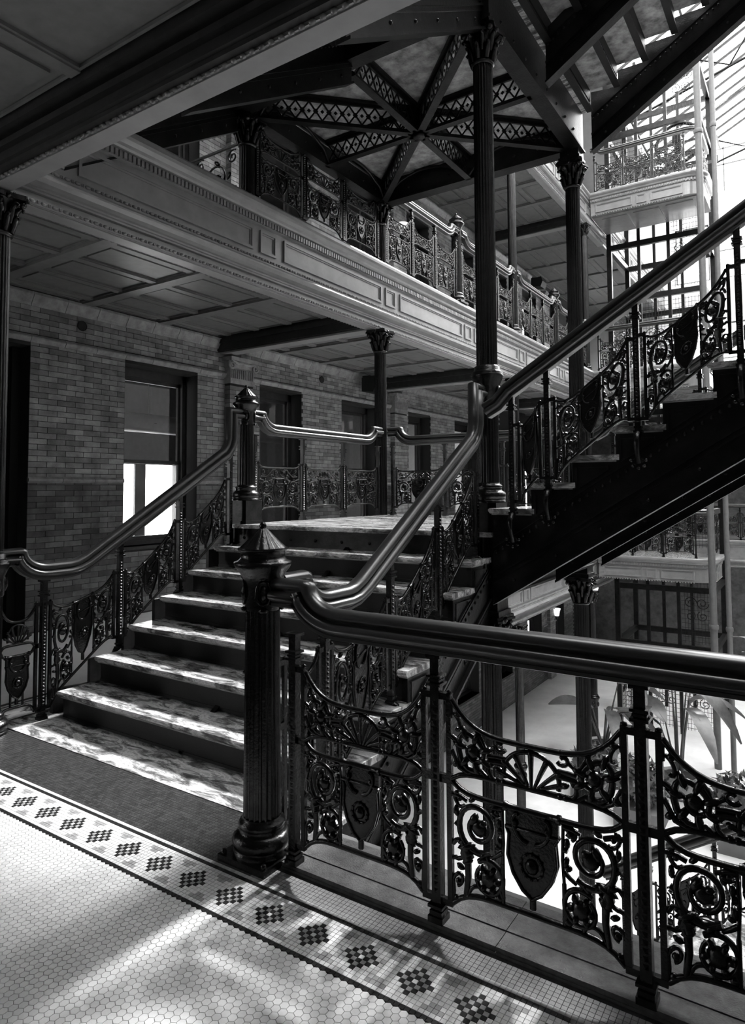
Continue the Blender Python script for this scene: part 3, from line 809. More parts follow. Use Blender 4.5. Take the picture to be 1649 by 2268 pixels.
t = thing('duct', 'round duct hanging from the ceiling inside the room window', 'duct', (-9.5, 5, 2.75))
part('tube', MB().tube([(0, 0, 0), (0, 6, 0)], .16, 14), 'pipe_paint', t); part('hanger', MB().box(-.01, 2.4, .1, .01, 2.43, 1.14).box(-.18, 2.4, -.01, .18, 2.43, .0), 'black', t)
# ------------------------------------------------------------------ tiled floor of this storey
fb = MB().box(XW, -1.6, -.12, 4.0, 2.30, -.003).box(XW, 2.30, -.12, -4.63, YEND, -.003).box(-4.63, 2.30, -.12, XR+.08, 2.82, -.003).box(XR+.08, 2.30, -.12, 4.0, 2.52, -.003)
floor = struct('floor', fb, 'grout', 'mosaic tiled floor of the gallery with a checkered border')
PT = .0192; YM = 1.965
HX = .0285                                   # hexagon pitch
def hexagon(mb, x, y, R, z=0, h=.004):
    a = [(x+R*math.cos(PI/6+i*PI/3), y+R*math.sin(PI/6+i*PI/3)) for i in range(6)]
    o = len(mb.v)
    mb.add([(p[0], p[1], z) for p in a]+[(x+(p[0]-x)*1.04, y+(p[1]-y)*1.04, z-.003) for p in a], [tuple(range(6))]+[(i, 6+i, 6+(i+1) % 6, (i+1) % 6) for i in range(6)])
hm = MB(); hexagon(hm, 0, 0, HX/math.sqrt(3)*.925); hexmesh = hm.mesh('hex_tile', 'tile_white')
allhex = []; row = 0; y = 1.845-HX*.62
while y > -1.0:
    x = -4.9+(HX/2 if row % 2 else 0)
    while x < 1.2:
        p = proj((x, y, 0))
        if p and -60 < p[0] < 1720 and p[1] < 2400: allhex.append((p[2] if (0 < p[0] < 1649 and p[1] < 2268) else 99, x, y))
        x += HX
    y -= HX*math.sqrt(3)/2; row += 1
allhex.sort(); field = MB()
for i, (d, x, y) in enumerate(allhex):
    if i < 300: part('hex_tile', hexmesh, None, floor, (x, y, 0))
    else: hexagon(field, x, y, HX/math.sqrt(3)*.925)
part('hex_tile_field', field, 'tile_white', floor, kind='stuff')
sqm = {m: MB().add([(-q, -q, 0), (q, -q, 0), (q, q, 0), (-q, q, 0), (-q-.0004, -q-.0004, -.003), (q+.0004, -q-.0004, -.003), (q+.0004, q+.0004, -.003), (-q-.0004, q+.0004, -.003)],
         [(0, 1, 2, 3), (0, 4, 5, 1), (1, 5, 6, 2), (2, 6, 7, 3), (3, 7, 4, 0)]).mesh('square_tile', m) for q in (PT/2-.0010,) for m in ('tile_white', 'tile_dark', 'tile_grey', 'tile_field')}
def tile_kind(i, j, x):
    if j in (-6, 6): return 'tile_dark'
    if j > 7: return 'tile_field' if x < XR+.06 else 'tile_grey'
    if j == 7: return 'tile_white'
    ii = (i+5) % 11-5
    if abs(ii)+abs(j) <= 3:
        if ii == 0 and j == 0: return 'tile_white'
        return 'tile_dark' if (ii+j) % 2 else 'tile_grey'
    jj = (i % 11)-5.5
    if abs(j) == 4 and abs(jj) < 1.6 or abs(j) == 3 and abs(jj) < .6: return 'tile_grey'
    return 'tile_white'
tiles = []; i0 = round((-2.627)/PT)
for i in range(-int(4.62/PT), int(1.1/PT)):
    x = -2.627+(i-i0)*PT
    for j in range(-6, 28):
        y = YM+j*PT
        if y > 2.21 and x > XR-.03: break
        if y > 2.485: break
        p = proj((x, y, 0)); vis = p and 0 < p[0] < 1649 and p[1] < 2268
        if not p or p[0] < -60 or p[1] > 2420 or p[0] > 1750: continue
        tiles.append((p[2] if vis and j < 8 else 99, x, y, tile_kind(i-i0, j, x)))
part('field_bed', MB().box(-4.63, YM+7.5*PT, -.0032, XR+.05, 2.49, -.0016), 'grout_pale', floor)
tiles.sort(); rest = {m: MB() for m in sqm}
q = PT/2-.0010
for n, (d, x, y, m) in enumerate(tiles):
    if n < 300: part('square_tile', sqm[m], None, floor, (x, y, 0))
    else: rest[m].add([(x-q, y-q, 0), (x+q, y-q, 0), (x+q, y+q, 0), (x-q, y+q, 0), (x-q, y-q, -.003), (x+q, y-q, -.003), (x+q, y+q, -.003), (x-q, y+q, -.003)], [(0, 1, 2, 3), (0, 4, 5, 1), (1, 5, 6, 2), (2, 6, 7, 3), (3, 7, 4, 0)])
for m in rest: part('square_tile_field', rest[m], m, floor, kind='stuff')
# side gallery floor: pale field with a checkered border along the edge
gf = MB().box(XW, 2.5, -.003, -5.18, 17, 0)
part('pale_tile_field', gf, 'tile_white', floor, kind='stuff')
gd = MB(); gw = MB(); gg = MB()
for j in range(-9, 10):
    for i in range(0, 170):
        x = -4.90-j*.024; y = 2.52+i*.024; jj = j; ii = (i+5) % 12-6
        d = abs(ii)+abs(jj) <= 4
        (gd if (jj in (-8, 8) or d and (ii+jj) % 2) else gg if d else gw).box(x-.011, y-.011, -.003, x+.011, y+.011, 0)
part('square_tile_field', gd, 'tile_dark', floor, kind='stuff'); part('square_tile_field', gw, 'tile_white', floor, kind='stuff'); part('square_tile_field', gg, 'tile_grey', floor, kind='stuff')
struct('trim_90', MB().box(XG-.15, 2.49, -.02, XR+.12, 2.84, .004), 'marble', 'marble slab at the foot of the stairs')
# stone curb under the front railing
cs = MB(); 
curb = tag(link('trim_91', MB().box(XR+.09, 2.2265, -.05, 4.0, 2.53, .004).mesh('trim', 'black')), 'grey stone curb under the front railing', None, None, 'structure')
xs = [XR+.10, -.98, .17, 1.4, 2.6, 4.0]
for a, b in zip(xs[:-1], xs[1:]):
    part('curb_stone', MB().box(a, 2.232, 0, b-.003, 2.325, .022).box(a, 2.327, 0, b-.003, 2.53, .026).box(a, 2.226, -.003, b-.003, 2.232, .006), 'stone', curb)
# ------------------------------------------------------------------ stairs, landings
LV = {0: '', 1: 'overhead', -1: 'below'}
flight('short marble flight rising from the mosaic floor to the landing', (-2.015, 2.79, 0), PI/2, 7, 2.535, RISE, RUN)
flight('short flight overhead, its underside above the landing', (-2.015, 2.79, HF), PI/2, 7, 2.535, RISE, RUN)
flight('short flight one floor below the front railing', (-2.015, 2.79, -HF), PI/2, 7, 2.535, RISE, RUN)
R2, U2 = (HF-ZL)/18, .287
for k, lab in ((0, 'long dark flight climbing right from the landing'), (1, 'long flight overhead showing marble tread undersides'), (-1, 'long flight below, seen through the front railing')):
    flight(lab, (-1.974, 4.47, ZL+HF*k), 0, 18, 2.75, R2, U2)
landing('marble landing at the top of the short flight', ZL); landing('landing overhead with a star of latticed ribs underneath', ZL+HF); landing('lower landing one floor down', ZL-HF)
for k in (1, 0): slab('floor', 'bridge slab at the head of the long flight %s' % ('here', 'overhead')[k], 3.0, 2.3, 6.5, 7.3, HF*(k+1), .15, 'iron_plate')
# columns
for k, lab in ((0, ''), (1, ' above the overhead landing'), (-1, ' standing in the court below')):
    z0 = .67+HF*k
    if k == -1: column('fluted iron column below the near landing corner', XR+.02, YD, -HF, .67, block=1.2)
    else: column('fluted iron column at the right corner of the landing with collar' if k == 0 else 'upper iron column at the near right corner of the overhead landing', XR+.02, YD, z0, z0+HF, block=.83, collar=2.44+HF*k)
    if k == -1: column('fluted iron column below the far landing corner', XR-.05, YC+.02, -HF, .67, block=1.2)
    else: column('fluted iron column at the far right corner of the landing' if k == 0 else 'upper iron column at the far right corner of the overhead landing', XR-.05, YC+.02, z0, z0+HF, block=.83, collar=2.44+HF*k)
for k in (0, -1):
    for i, y in enumerate(YB):
        if k == -1 and i < 2: continue
        lab = {(0, 0): 'fluted column at the left edge beside the stair foot', (0, 1): 'slim fluted column at the back corner of the landing', (0, 2): 'gallery column beyond the landing', (0, 3): 'farthest gallery column beside the lift cage', (-1, 2): 'pale fluted column on the ground floor between the dark columns', (-1, 3): 'ground floor column beside the lift cage'}[(k, i)]
        column(lab, -4.63, y, HF*k, HF*k+3.64, collar=1.1+HF*k)
column('dark column on the upper gallery at the overhead stair', -4.63, 4.75, HF, HF+.80, base=False)
column('column on the upper gallery under the overhead landing corner', -4.63, 7.17, HF, HF+.80, base=False)
column('tall pale column on the upper gallery, third from the stairs', -4.63, 11.75, HF, HF+3.64)
column('farthest column on the upper gallery', -4.63, 16.5, HF, HF+3.64)
# newels
newel('black fluted newel post in front at the foot of the stairs', XR, YE, 0, 1.345)
newel('fluted newel post at the left corner of the landing', XG, YD+.02, ZL, 1.225, block=.22)
newel('newel post of the upper gallery railing, nearer', -4.63, 9.40, HF, 1.35); newel('newel post of the upper gallery railing, farther', -4.63, 14.1, HF, 1.35)
# ------------------------------------------------------------------ railings
RT = 1.108; RB = RT-.121
xs = [-1.905, -1.215, -.49, .235, .96, 1.685, 2.41]
o = XR+.06
railing('gallery_railing', 'front iron railing with scroll panels, shields and a thick wooden handrail', (o, YE, .022), 0,
        [(x-o, 0, RB-.022) for x in xs],
        [(a-o, b-a, 'double', (.085, .085), (.81, .81), -.004) for a, b in zip(xs[:-1], xs[1:])],
        [(s, z-.022) for s, z in rail_level(.02, 2.5-o, 1.215, RT, False)])
def stair_rail(name, label, loc, rz, first, side, newel_gap=.1):
    # local x along the flight, origin at nosing 1
    sl = RISE/RUN
    ps = [-.08, .54, 1.13, 1.72]
    posts = [(ps[0], 0, .975)]; 
    base = lambda s: RISE+sl*s
    rail = lambda s: max(1.095, base(s)+.80)
    for s in ps[1:]: posts.append((s, base(s)-.145, rail(s)-.115, 'scroll'))
    cap = [.80, .955, 1.33, 1.70]; bot = [.085, .47, .83, 1.20]
    panels = [(ps[i], ps[i+1]-ps[i], 'stair', (bot[i], bot[i+1]), (cap[i], cap[i+1]), 0) for i in range(3)]
    panels.append((first, ps[0]-first, 'narrow', (.085, .085), (.80, .80), 0))
    s0 = 1.095-.80-RISE; s0 /= sl                      # where the rake meets the level part
    path = ogee_start(first+.02, 1.215, 1.095)+[(s0-.08, 1.095), (s0-.02, 1.105), (s0+.05, 1.135)]
    s1 = 1.62
    path += [(s1, base(s1)+.80), (s1+.035, base(s1)+.845), (s1+.052, base(s1)+.90), (s1+.056, 2.385), (1.90, 2.385)]
    return railing(name, label, loc, rz, posts, panels, path, side=side)
stair_rail('stair_railing', 'stair railing along the left side of the short flight', (XG, 2.79, 0), PI/2, -.44, 1)
stair_rail('stair_railing', 'stair railing along the right side of the short flight', (XR, 2.79, 0), PI/2, -.44, -1)
# landing railings
def landing_rail(label, loc, rz, L, n):
    d = L/n; ps = [.12+(L-.24)*i/n for i in range(n+1)]
    railing('landing_railing', label, loc, rz, [(s, 0, .865, 'base') for s in ps], [(a, b-a, 'single', (.10, .10), (.575, .575), 0) for a, b in zip(ps[:-1], ps[1:])],
            rail_level(.06, L-.06, 1.11, .988))
landing_rail('landing railing on the gallery side between newel and slim column', (XG, YD+.02, ZL), PI/2, YB[1]-YD-.02, 3)
landing_rail('landing railing across the back of the landing', (XG, YC+.02, ZL), 0, XR-.05-XG, 3)
def long_rail(label, y, z, side, n=18):
    sl = R2/U2; base = lambda s: R2+sl*s
    ps = [.20, .455, 1.04, 1.62, 2.20, 2.78, 3.36, 3.94, 4.52]
    posts = [(s, base(s)-.16, base(s)+.68, 'scroll') for s in ps]
    panels = []
    for i, (a, b) in enumerate(zip(ps[:-1], ps[1:])):
        kind = 'stair' if b-a > .4 else 'stair_narrow'
        panels.append((a, b-a, kind, (base(a)-.07, base(b)-.07), (base(a)+.45, base(b)+.43), 0))
    path = [(-.02, base(0)+.75), (.06, base(.06)+.755), (.14, base(.14)+.79), (4.7, base(4.7)+.80)]
    return railing('stair_railing', label, (-1.974, y, z), 0, posts, panels, path, side=side)
long_rail('near railing of the long flight climbing right', 4.44, ZL, -1)
long_rail('far railing of the long flight climbing right', 7.22, ZL, 1)
long_rail('near railing of the long flight below', 4.44, ZL-HF, -1)
long_rail('far railing of the long flight below', 7.22, ZL-HF, 1)
# upper and lower gallery railings
def gal_rail(label, x, y0, y1, z, n, ends=True):
    L = y1-y0; ps = [.10+(L-.2)*i/n for i in range(n+1)]
    return railing('gallery_railing', label, (x, y0, z), PI/2, [(s, 0, RB) for s in ps], [(a, b-a, 'double', (.085, .085), (.81, .81), 0) for a, b in zip(ps[:-1], ps[1:])],
                   rail_level(.06, L-.06, 1.215, RT) if ends else [(.0, RT), (L, RT)], sub=False)
ordn = ['nearest the dark column', 'second run along the gallery', 'third run along the gallery', 'fourth run along the gallery', 'fifth run along the gallery']
yy = [4.75, 7.17, 9.40, 11.75, 14.1, 16.5]
for i in range(5): gal_rail('upper gallery iron railing, '+ordn[i], -4.60, yy[i], yy[i+1], HF, 3)
ordl = ['beyond the landing, nearest run', 'beyond the landing, middle run', 'beyond the landing, farthest run']
yy = [7.3, 9.40, 11.75, 14.1, 16.5]
for i in range(1, 4): gal_rail('railing of this gallery '+ordl[i-1], -4.60, yy[i], yy[i+1], 0, 3)
# scroll screen across the upper gallery
t = thing('scroll_screen', 'iron scroll screen across the upper gallery beside the dark column', 'screen', (-5.85, 4.75, HF))
part('frame', MB().box(0, -.012, .58, 1.15, .012, .60).box(0, -.012, .0, .02, .012, .6).box(1.12, -.012, 0, 1.14, .012, .6).box(0, -.012, .02, 1.15, .012, .04), 'cast_iron', t)
sc_ = MB()
for cx, s in ((.28, 1), (.80, -1)):
    sc_.tube([(a, 0, b) for a, b in spiral(cx, .30, .22, .03, -.6, s*1.5, 34)], .011, 5)
    for a in range(4): sc_.blob((cx+.17*math.cos(a*1.6), 0, .30+.17*math.sin(a*1.6)), (.05, .012, .022), 6, 4, Matrix.Rotation(-a*1.6-1, 3, 'Y'))
    sc_.blob((cx, 0, .32), (.06, .014, .03), 6, 4)
for cx, cz in ((1.02, .48), (1.03, .10), (.55, .5), (.54, .1), (.08, .5)): sc_.tube([(a, 0, b) for a, b in spiral(cx, cz, .075, .012, 1, 1.4, 20)], .009, 5)
part('scrollwork', sc_, 'cast_iron', t)
# ------------------------------------------------------------------ lift side: balconies, cage, pipes
def arc_sweep(mb, c, R, a0, a1, prof, n=10):
    m = len(prof); vs_ = []
    for i in range(n+1):
        a = a0+(a1-a0)*i/n
        for o, z in prof: vs_.append((c[0]+(R+o)*math.cos(a), c[1]+(R+o)*math.sin(a), z))
    mb.add(vs_, [(i*m+k, (i+1)*m+k, (i+1)*m+(k+1) % m, i*m+(k+1) % m) for i in range(n) for k in range(m)], False)
BP = [(o, z-4.5) for o, z in FAS if z >= 3.922][:-1]+[(-.2, 0)]; BP = [(-.2, BP[0][1])]+BP
YBAL, XBE, RC = 16.85, -2.0, .38
for k, lab in ((0, 'this'), (1, 'the next'), (2, 'the topmost')):
    t = thing('balcony', 'panelled lift balcony with rounded corner at %s level' % lab, 'balcony', (0, 0, HF*k))
    x0, x1 = -4.55, XBE-RC
    part('deck', MB().box(x0, YBAL+.02, -.10, XBE-.04, YBAL+1.45, -.004).box(x0, YBAL+.15, -.565, XBE-.15, YBAL+1.45, -.50), 'cream_paint', t)
    mb = MB().ext([(YBAL-o, z) for o, z in BP], 'x', x0, x1); arc_sweep(mb, (x1, YBAL+RC), RC, -PI/2, 0, BP, 10)
    mb.ext([(XBE+o, z) for o, z in BP], 'y', YBAL+RC, YBAL+1.45)
    f = part('fascia', mb, 'cream_paint', t)
    L = x1-x0
    for a, b in ((.12, 1.0), (1.1, 1.32), (1.42, L-.04)):
        m = MB(); frame_panel(m, a, b, -.49, -.27, .006); part('panel', m, 'cream_paint', f, (x0, YBAL, 0))
    m = MB()
    for i in range(int(L/.06)): m.box(x0+i*.06, YBAL-.034, -.208, x0+i*.06+.036, YBAL, -.155); m.blob((x0+i*.06+.02, YBAL-.005, -.56), (.022, .014, .014), 5, 3)
    for i in range(9):
        a = -PI/2+i*PI/16; m.box(x1+(RC+.02)*math.cos(a)-.018, YBAL+RC+(RC+.02)*math.sin(a)-.018, -.208, x1+(RC+.02)*math.cos(a)+.018, YBAL+RC+(RC+.02)*math.sin(a)+.018, -.155)
    part('dentil_row', m, 'cream_paint', f, kind='stuff')
    for i in range(3): part('soffit_panel', MB().box(x0+.2+i*.75, YBAL+.3, -.585, x0+.8+i*.75, YBAL+1.4, -.566), 'cream_paint', t)
    r = thing('balcony_railing', 'iron railing of the lift balcony at %s level' % lab, 'railing', (-4.50, YBAL+.06, HF*k))
    LL = x1+4.50; ps = [.05, .05+(LL-.05)/3, .05+2*(LL-.05)/3, LL]
    for s in ps: part('post', post(RB), None, r, (s, 0, 0))
    for a, b in zip(ps[:-1], ps[1:]):
        fr, s2, sh, _ = panel('double', round(b-a, 3), (.085, .085), (.81, .81)); p = part('panel', fr, None, r, (a, 0, 0)); part('scrollwork', s2, None, p); part('shield', sh, None, p)
    fr, s2, sh, _ = panel('double', .60, (.085, .085), (.81, .81))
    part('post', post(RB), None, r, (LL+RC-.06, RC-.06, 0))
    for yo in (RC-.06, RC+.54):
        p = part('panel', fr, None, r, (LL+RC-.06, yo, 0), PI/2); part('scrollwork', s2, None, p); part('shield', sh, None, p)
    mb = MB().sweep(ogee_start(-.04, 1.215, RT)+[(LL, RT)], RAIL_PROF[::-1], sharp=RAIL_SHARP)
    arc_sweep(mb, (LL, RC-.06), RC-.06, -PI/2, 0, [(a, RT+b) for a, b in RAIL_PROF], 10)
    mb.box(LL+RC-.10, RC-.06, RB, LL+RC-.02, 1.5, RT)
    part('handrail', mb, 'cream_paint' if False else 'rail_wood', r)
t = thing('lift_cage', 'open iron lift cage of posts and scroll grilles behind the balconies', 'lift cage', (0, 0, -HF))
CX_ = [-4.50, -3.745, -3.02, -2.235]
for y in (18.42, 20.5):
    for x in CX_:
        w = .06 if x in (CX_[0], CX_[-1]) else .04
        part('cage_post', MB().box(x-w, y-w, 0, x+w, y+w, 17.5), 'iron_plate', t)
for k in range(-1, 3):
    for dz in (2.05, 3.50):
        z = HF*(k+1)+dz
        for y in (18.42, 20.5): part('cage_beam', MB().box(CX_[0], y-.05, z, CX_[-1], y+.05, z+.14), 'iron_plate', t)
        part('cage_beam', MB().box(CX_[0]-.05, 18.42, z, CX_[0]+.05, 20.5, z+.14), 'iron_plate', t); part('cage_beam', MB().box(CX_[-1]-.05, 18.42, z, CX_[-1]+.05, 20.5, z+.14), 'iron_plate', t)
gm = []
for w in (.645, .62, .68):
    g = MB()
    for i in range(1, int(w/.075)): g.box(i*.075-.004, -.004, 0, i*.075+.004, .004, 1.85)
    for i in range(0, 17): g.box(0, -.004, .05+i*.11, w, .004, .058+i*.11)
    for s, cx in ((1, .3*w), (-1, .7*w)):
        g.tube([(a, -.012, b) for a, b in spiral(cx, 1.0, .15, .03, 0, s*1.6, 26)], .011, 5); g.tube([(a, -.012, b) for a, b in spiral(cx, .68, .13, .02, 2, -s*1.6, 24)], .010, 5)
    gm.append(g.mesh('grille', 'iron_plate'))
for k in range(0, 4):
    for i in range(3): part('grille', gm[i], None, t, (CX_[i]+.06, 18.42, HF*k+.12))
    part('grille', gm[0], None, t, (CX_[0], 18.55, HF*k+.12), PI/2); part('grille', gm[1], None, t, (CX_[0], 19.4, HF*k+.12), PI/2)
    part('grille', gm[2], None, t, (CX_[2]+.06, 18.42, HF*k+2.25)) if k != 1 else None
w = thing('pulley', 'iron lift pulley wheel at the top of the cage', 'pulley', (-2.85, 19.3, 10.9))
part('rim', MB().tube([(.55*math.cos(a), 0, .55*math.sin(a)) for a in [2*PI*i/24 for i in range(25)]], .05, 6), 'iron_plate', w)
part('spokes', MB().box(-.5, -.02, -.03, .5, .02, .03).box(-.03, -.02, -.5, .03, .02, .5), 'iron_plate', w); part('axle', MB().box(-.1, -.3, -.1, .1, .3, .1), 'iron_plate', w)
part('bracket', MB().box(-.06, -.06, -.62, .06, .06, -.1).box(-.75, -.1, -.72, .95, .1, -.62), 'iron_plate', w)
for lab, x, y, r in (('thick pale pipe beside the balcony corner', -2.02, 16.58, .075), ('thinner pale pipe nearest the frame edge', -1.70, 16.45, .055)):
    t = thing('standpipe', lab, 'pipe', (x, y, -HF)); part('pipe', MB().lathe([(r, 0), (r, 17)], 14), 'pipe_paint', t)
    for z in (3.0, 7.4, 11.5, 14.2): part('pipe_joint', MB().lathe([(r*1.25, 0), (r*1.35, .03), (r*1.35, .07), (r*1.25, .1)], 14, (0, 0, z)), 'pipe_paint', t)
# ------------------------------------------------------------------ shell of the court
def openwall(name, label, axis, pos, t, a0, a1, z0, z1, ops, m):
    mb = MB(); cs_ = sorted(set([a0, a1]+[v for o in ops for v in o[:2]]))
    for a, b in zip(cs_[:-1], cs_[1:]):
        hit = sorted([o for o in ops if o[0] <= a+1e-6 and o[1] >= b-1e-6], key=lambda o: o[2]); z = z0
        for h in hit+[(0, 0, z1, z1)]:
            if h[2] > z:
                if axis == 'y': mb.box(a, pos, z, b, pos+t, h[2])
                else: mb.box(pos, a, z, pos+t, b, h[2])
            z = h[3]
    return struct(name, mb, m, label)
fo = []
for x in (-4.2, -2.75, -1.3, .15, 1.6, 3.05): fo += [(x, x+1.15, 9.2, 11.3), (x, x+1.15, 5.0, 7.6)]
far = openwall('wall_far', 'pale glazed brick end wall with tall windows', 'y', YEND, .35, XW, 6.6, 4.1, 12.4, fo, 'white_wall')
struct('wall_far', MB().box(XW, YEND, -HF, 6.6, YEND+.35, 4.1), 'brick_glazed', 'lower part of the end wall, its shade painted as dark brick')  # darker brick puts the shade around the far gallery into the colour
bk = MB(); z = 7.7
while z < 12.3:
    y = 0
    if not (9.2-.1 < z < 11.3): 
        x = -4.6+(.14 if int(z/.09) % 2 else 0)
        while x < 2: bk.box(x, YEND-.008, z, x+.27, YEND, z+.083); x += .28
    z += .09
part('brick_courses', bk, 'white_wall', far, kind='stuff')
for i, (a, b, c, d) in enumerate(fo):
    o = struct('window_%d' % (80+i), MB().box(a, YEND+.1, c, a+.05, YEND+.16, d).box(b-.05, YEND+.1, c, b, YEND+.16, d).box(a, YEND+.1, c, b, YEND+.16, c+.06).box(a, YEND+.1, d-.06, b, YEND+.16, d).box(a, YEND+.1, (c+d)/2-.02, b, YEND+.16, (c+d)/2+.02), 'pipe_paint', 'tall window of the pale end wall')
    part('pane', MB().box(a, YEND+.12, c, b, YEND+.125, d), 'window_glass', o)
fascia('dark fascia of the far end gallery', (-4.6, 23.5, -HF), 0, 11)
slab('floor', 'far end gallery floor', -4.6, 23.5, 6.6, YEND, 0)
slab('ceiling', 'far end gallery ceiling', -4.6, 23.5, 6.6, YEND, 4.1, .2, 'dark_wood')
struct('wall_back', MB().box(XW-.4, -2.0, -HF, 7.0, -1.6, 13), 'stucco', 'wall behind the viewer')
struct('wall_right', MB().box(6.6, -1.6, -HF, 7.0, YEND, 13), 'court_wall', 'opposite wall of the court')
slab('ceiling', 'roof over the left galleries', XW-.4, -2.0, -4.62, YEND, 13.2, .3)
slab('ceiling', 'roof over the end gallery', -4.5, -2.0, 6.6, 2.2, 13.2, .3)
gr = gal_rail('railing of the far end gallery', 0, 0, 3.2, 0, 4, False); gr.location = (-4.4, 23.6, 0); gr.rotation_euler = (0, 0, 0)
# skylight
t = thing('skylight', 'glazed skylight roof of iron rafters over the court', 'skylight', (0, 0, 13.1))
def zr(x): return (x+4.5)*.52 if x < 1.05 else (6.6-x)*.52
raf = MB()
def rafter(x0, x1, w, h):
    z0, z1 = zr(x0), zr(x1)
    return MB().ext([(x0, z0), (x1, z1), (x1, z1+h), (x0, z0+h)], 'y', -w, w).mesh('rafter', 'iron_plate')
ra, rb = rafter(-4.5, 1.05, .024, .08), rafter(1.05, 6.6, .024, .08)
big = rafter(-4.5, 1.05, .05, .14)
pa = MB().ext([(-4.5, .03), (1.05, zr(1.05)+.03), (1.05, zr(1.05)+.036), (-4.5, .036)], 'y', .02, .60).mesh('pane', 'skylight_glass')
pb = MB().ext([(1.05, zr(1.05)+.03), (6.6, .03), (6.6, .036), (1.05, zr(1.05)+.036)], 'y', .02, .60).mesh('pane', 'skylight_glass')
y = 2.2; i = 0
while y < YEND:
    part('rafter', big if i % 6 == 0 else ra, None, t, (0, y, 0)); part('rafter', rb, None, t, (0, y, 0)); part('pane', pa, None, t, (0, y, 0)); part('pane', pb, None, t, (0, y, 0)); y += .62; i += 1
for x in (-4.5, -2.6, -.8, 1.05, 3, 5): part('purlin', MB().box(x-.03, 2.2, zr(x)-.06, x+.03, YEND, zr(x)), 'iron_plate', t)
for y in (9, 15, 21, 26.5):
    part('truss', MB().tube([(-4.5, y, -.3), (1.05, y, 1.2), (6.6, y, -.3)], .04, 5).tube([(-2.6, y, zr(-2.6)), (-1.7, y, .5), (-.8, y, zr(-.8)), (-.3, y, .9), (1.05, y, zr(1.05))], .03, 5), 'iron_plate', t)
# end gable glazing of the skylight
gl = thing('gable_window', 'glazed gable above the pale end wall', 'window', (0, YEND+.1, 12.4))
part('pane', MB().ext([(-4.5, .0), (6.6, 0), (6.6, .7), (1.05, 3.6), (-4.5, .7)], 'y', 0, .006), 'skylight_glass', gl)
for i in range(12): 
    x = -4.3+i*.9; part('glazing_bar', MB().box(x-.02, -.03, 0, x+.02, .03, zr(x)+.7), 'pipe_paint', gl)
part('glazing_bar', MB().box(-4.5, -.03, 1.0, 6.6, .03, 1.05), 'pipe_paint', gl); part('glazing_bar', MB().box(-3.5, -.03, 1.6, 5.6, .03, 1.65), 'pipe_paint', gl)
# ------------------------------------------------------------------ small things
def wall_lamp(label, x, y, z):
    t = thing('wall_lamp', label, 'lamp', (x, y, z))
    part('shade', MB().lathe([(.06, -.12), (.075, -.10), (.09, .02), (.115, .09), (.125, .12), (.11, .12), (.07, -.1)], 20), 'white_glass', t)
    part('fitter', MB().lathe([(.03, -.22), (.05, -.19), (.065, -.14), (.06, -.11)], 14), 'cast_iron', t)
    part('arm', MB().tube([(0, 0, -.2), (-.08, 0, -.24), (-.16, 0, -.18)], .014, 6).box(-.19, -.05, -.28, -.16, .05, -.08), 'cast_iron', t)
wall_lamp('white glass wall lamp on the upper gallery brick wall', XW+.27, 12.02, 7.13)
wall_lamp('white glass wall lamp on the ground floor wall, nearer', XW+.20, 21.75, -2.42)
wall_lamp('white glass wall lamp on the ground floor wall, farther', XW+.20, 26.3, -2.3)
for lab, y, z in (('black ceiling loudspeaker behind the landing column', 10.75, 3.62), ('black loudspeaker under the upper gallery ceiling', 20.2, 8.05)):
    t = thing('loudspeaker', lab, 'speaker', (-7.08, y, z))
    part('cabinet', MB().ext([(-.16, -.13), (.10, -.16), (.17, .0), (.12, .15), (-.16, .13)], 'y', -.2, .2), 'black', t); part('bracket', MB().box(-.26, -.03, -.03, -.1, .03, .2), 'black', t)
for lab, y, z in (('round dark vent hole in the bricks above the window', 4.80, 3.62), ('small round vent in the bricks behind the landing', 9.55, 3.60)):
    t = thing('vent', lab, 'vent', (XW+.01, y, z)); part('disc', MB().tube([(-.01, 0, 0), (.012, 0, 0)], .055, 14, smooth=False), 'black', t); part('collar', MB().tube([(.012, .058*math.cos(a), .058*math.sin(a)) for a in [2*PI*i/14 for i in range(15)]], .006, 4), 'black', t)
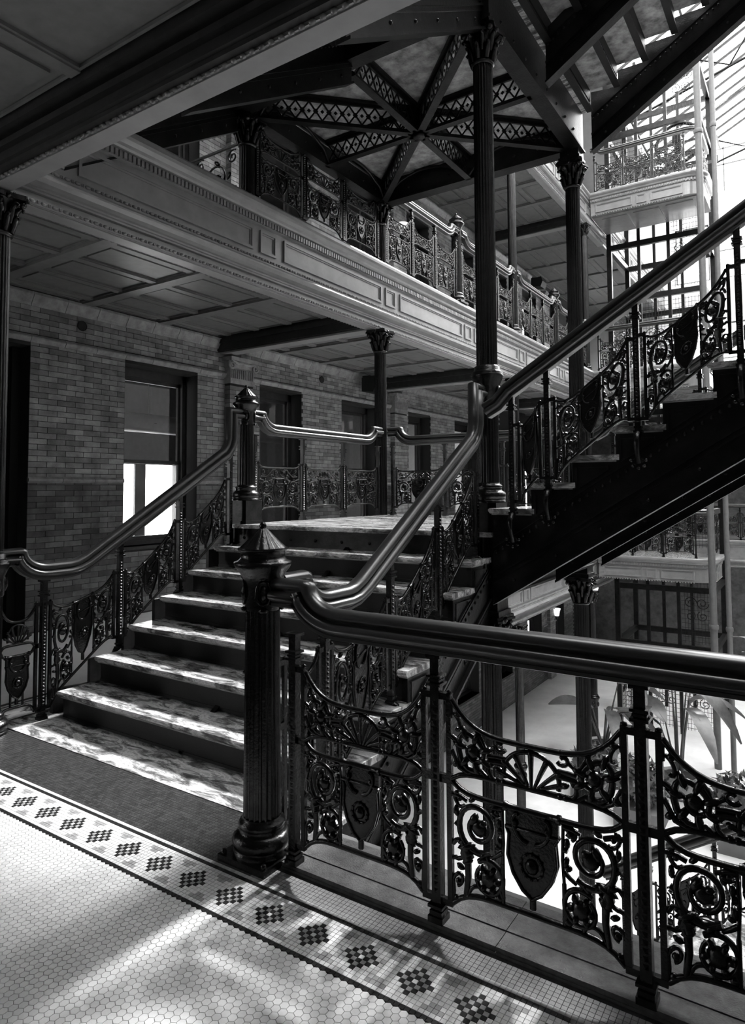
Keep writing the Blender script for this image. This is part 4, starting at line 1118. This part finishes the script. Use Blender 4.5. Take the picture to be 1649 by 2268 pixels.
# plants on the ground floor
def leaf_mesh(L, W, droop):
    mb = MB(); n = 9; vs_ = []
    for i in range(n+1):
        f = i/n; w = W*math.sin(PI*min(1, f*.93+.05))**.75; x = L*f; z = .35*L*f-droop*L*f*f
        vs_ += [(x, -w, z+.10*w*4*.5), (x, 0, z), (x, w, z+.10*w*4*.5)]
    mb.add(vs_, [q for i in range(n) for q in ((i*3, i*3+3, i*3+4, i*3+1), (i*3+1, i*3+4, i*3+5, i*3+2))], True)
    mb.tube([(L*i/6, 0, .35*L*i/6-droop*L*(i/6)**2-.006) for i in range(7)], [.014, .012, .010, .008, .007, .005, .003], 5)
    return mb.mesh('leaf', 'leaf')
LM = [leaf_mesh(1.0, .17, .75), leaf_mesh(.85, .19, .45), leaf_mesh(1.15, .16, .95)]
def big_plant(label, x, y, n, h, seed):
    rnd = random.Random(seed); t = thing('banana_plant', label, 'plant', (x, y, -HF))
    part('pot', MB().lathe([(.22, 0), (.28, .05), (.34, .40), (.36, .44), (.33, .44), (.31, .38)], 20), 'terracotta', t)
    part('soil', MB().lathe([(.0, .38), (.315, .38), (.315, .40), (0, .40)], 16), 'soil', t)
    for i in range(n):
        a = i*2.4+rnd.random()*.5; hh = h*(.55+.45*rnd.random()); r = .12+.28*rnd.random()
        ex, ey = r*math.cos(a), r*math.sin(a)
        part('stem', MB().tube([(.05*math.cos(a), .05*math.sin(a), .38), (ex*.5, ey*.5, hh*.6), (ex, ey, hh)], [.03, .022, .012], 6), 'leaf', t)
        o = part('leaf', LM[i % 3], None, t, (ex, ey, hh)); o.rotation_euler = (rnd.uniform(-.4, .4), rnd.uniform(-.7, .25), a)
big_plant('tall broad-leaved plant on the ground floor beside the lift', -2.5, 14.7, 9, 2.4, 3)
big_plant('broad-leaved plant on the ground floor by the bright floor', -4.2, 15.6, 6, 2.0, 5)
big_plant('rear broad-leaved plant against the lift cage', -.7, 14.6, 8, 3.0, 8)
def shrub(label, x, y, R, seed, n=420):
    rnd = random.Random(seed); t = thing('shrub', label, 'shrub', (x, y, -HF)); mb = MB()
    for i in range(n):
        d = Vector((rnd.gauss(0, 1), rnd.gauss(0, 1), rnd.gauss(0, .8))).normalized()*R*(.55+.45*rnd.random()); c = Vector((0, 0, R+.25))+d
        u = Vector((rnd.gauss(0, 1), rnd.gauss(0, 1), rnd.gauss(0, 1))).normalized(); v = u.cross(d).normalized() if u.cross(d).length > .01 else Vector((1, 0, 0)); s = .045+.03*rnd.random()
        mb.add([c-u*s*1.6, c+v*s*.6, c+u*s*1.6, c-v*s*.6], [(0, 1, 2, 3)])
    part('foliage', mb, 'leaf', t, kind='stuff'); part('stem', MB().tube([(0, 0, 0), (0, 0, R+.3)], .04, 6), 'soil', t); part('planter', MB().box(-R*.8, -R*.8, 0, R*.8, R*.8, .35), 'stucco', t)
shrub('low leafy shrub at the edge of the bright floor', -3.95, 13.8, .42, 1); shrub('leafy shrub in front of the lift cage', -2.9, 13.2, .5, 2, 600); shrub('leafy shrub below the long flight', -1.3, 13.2, .5, 4, 600)
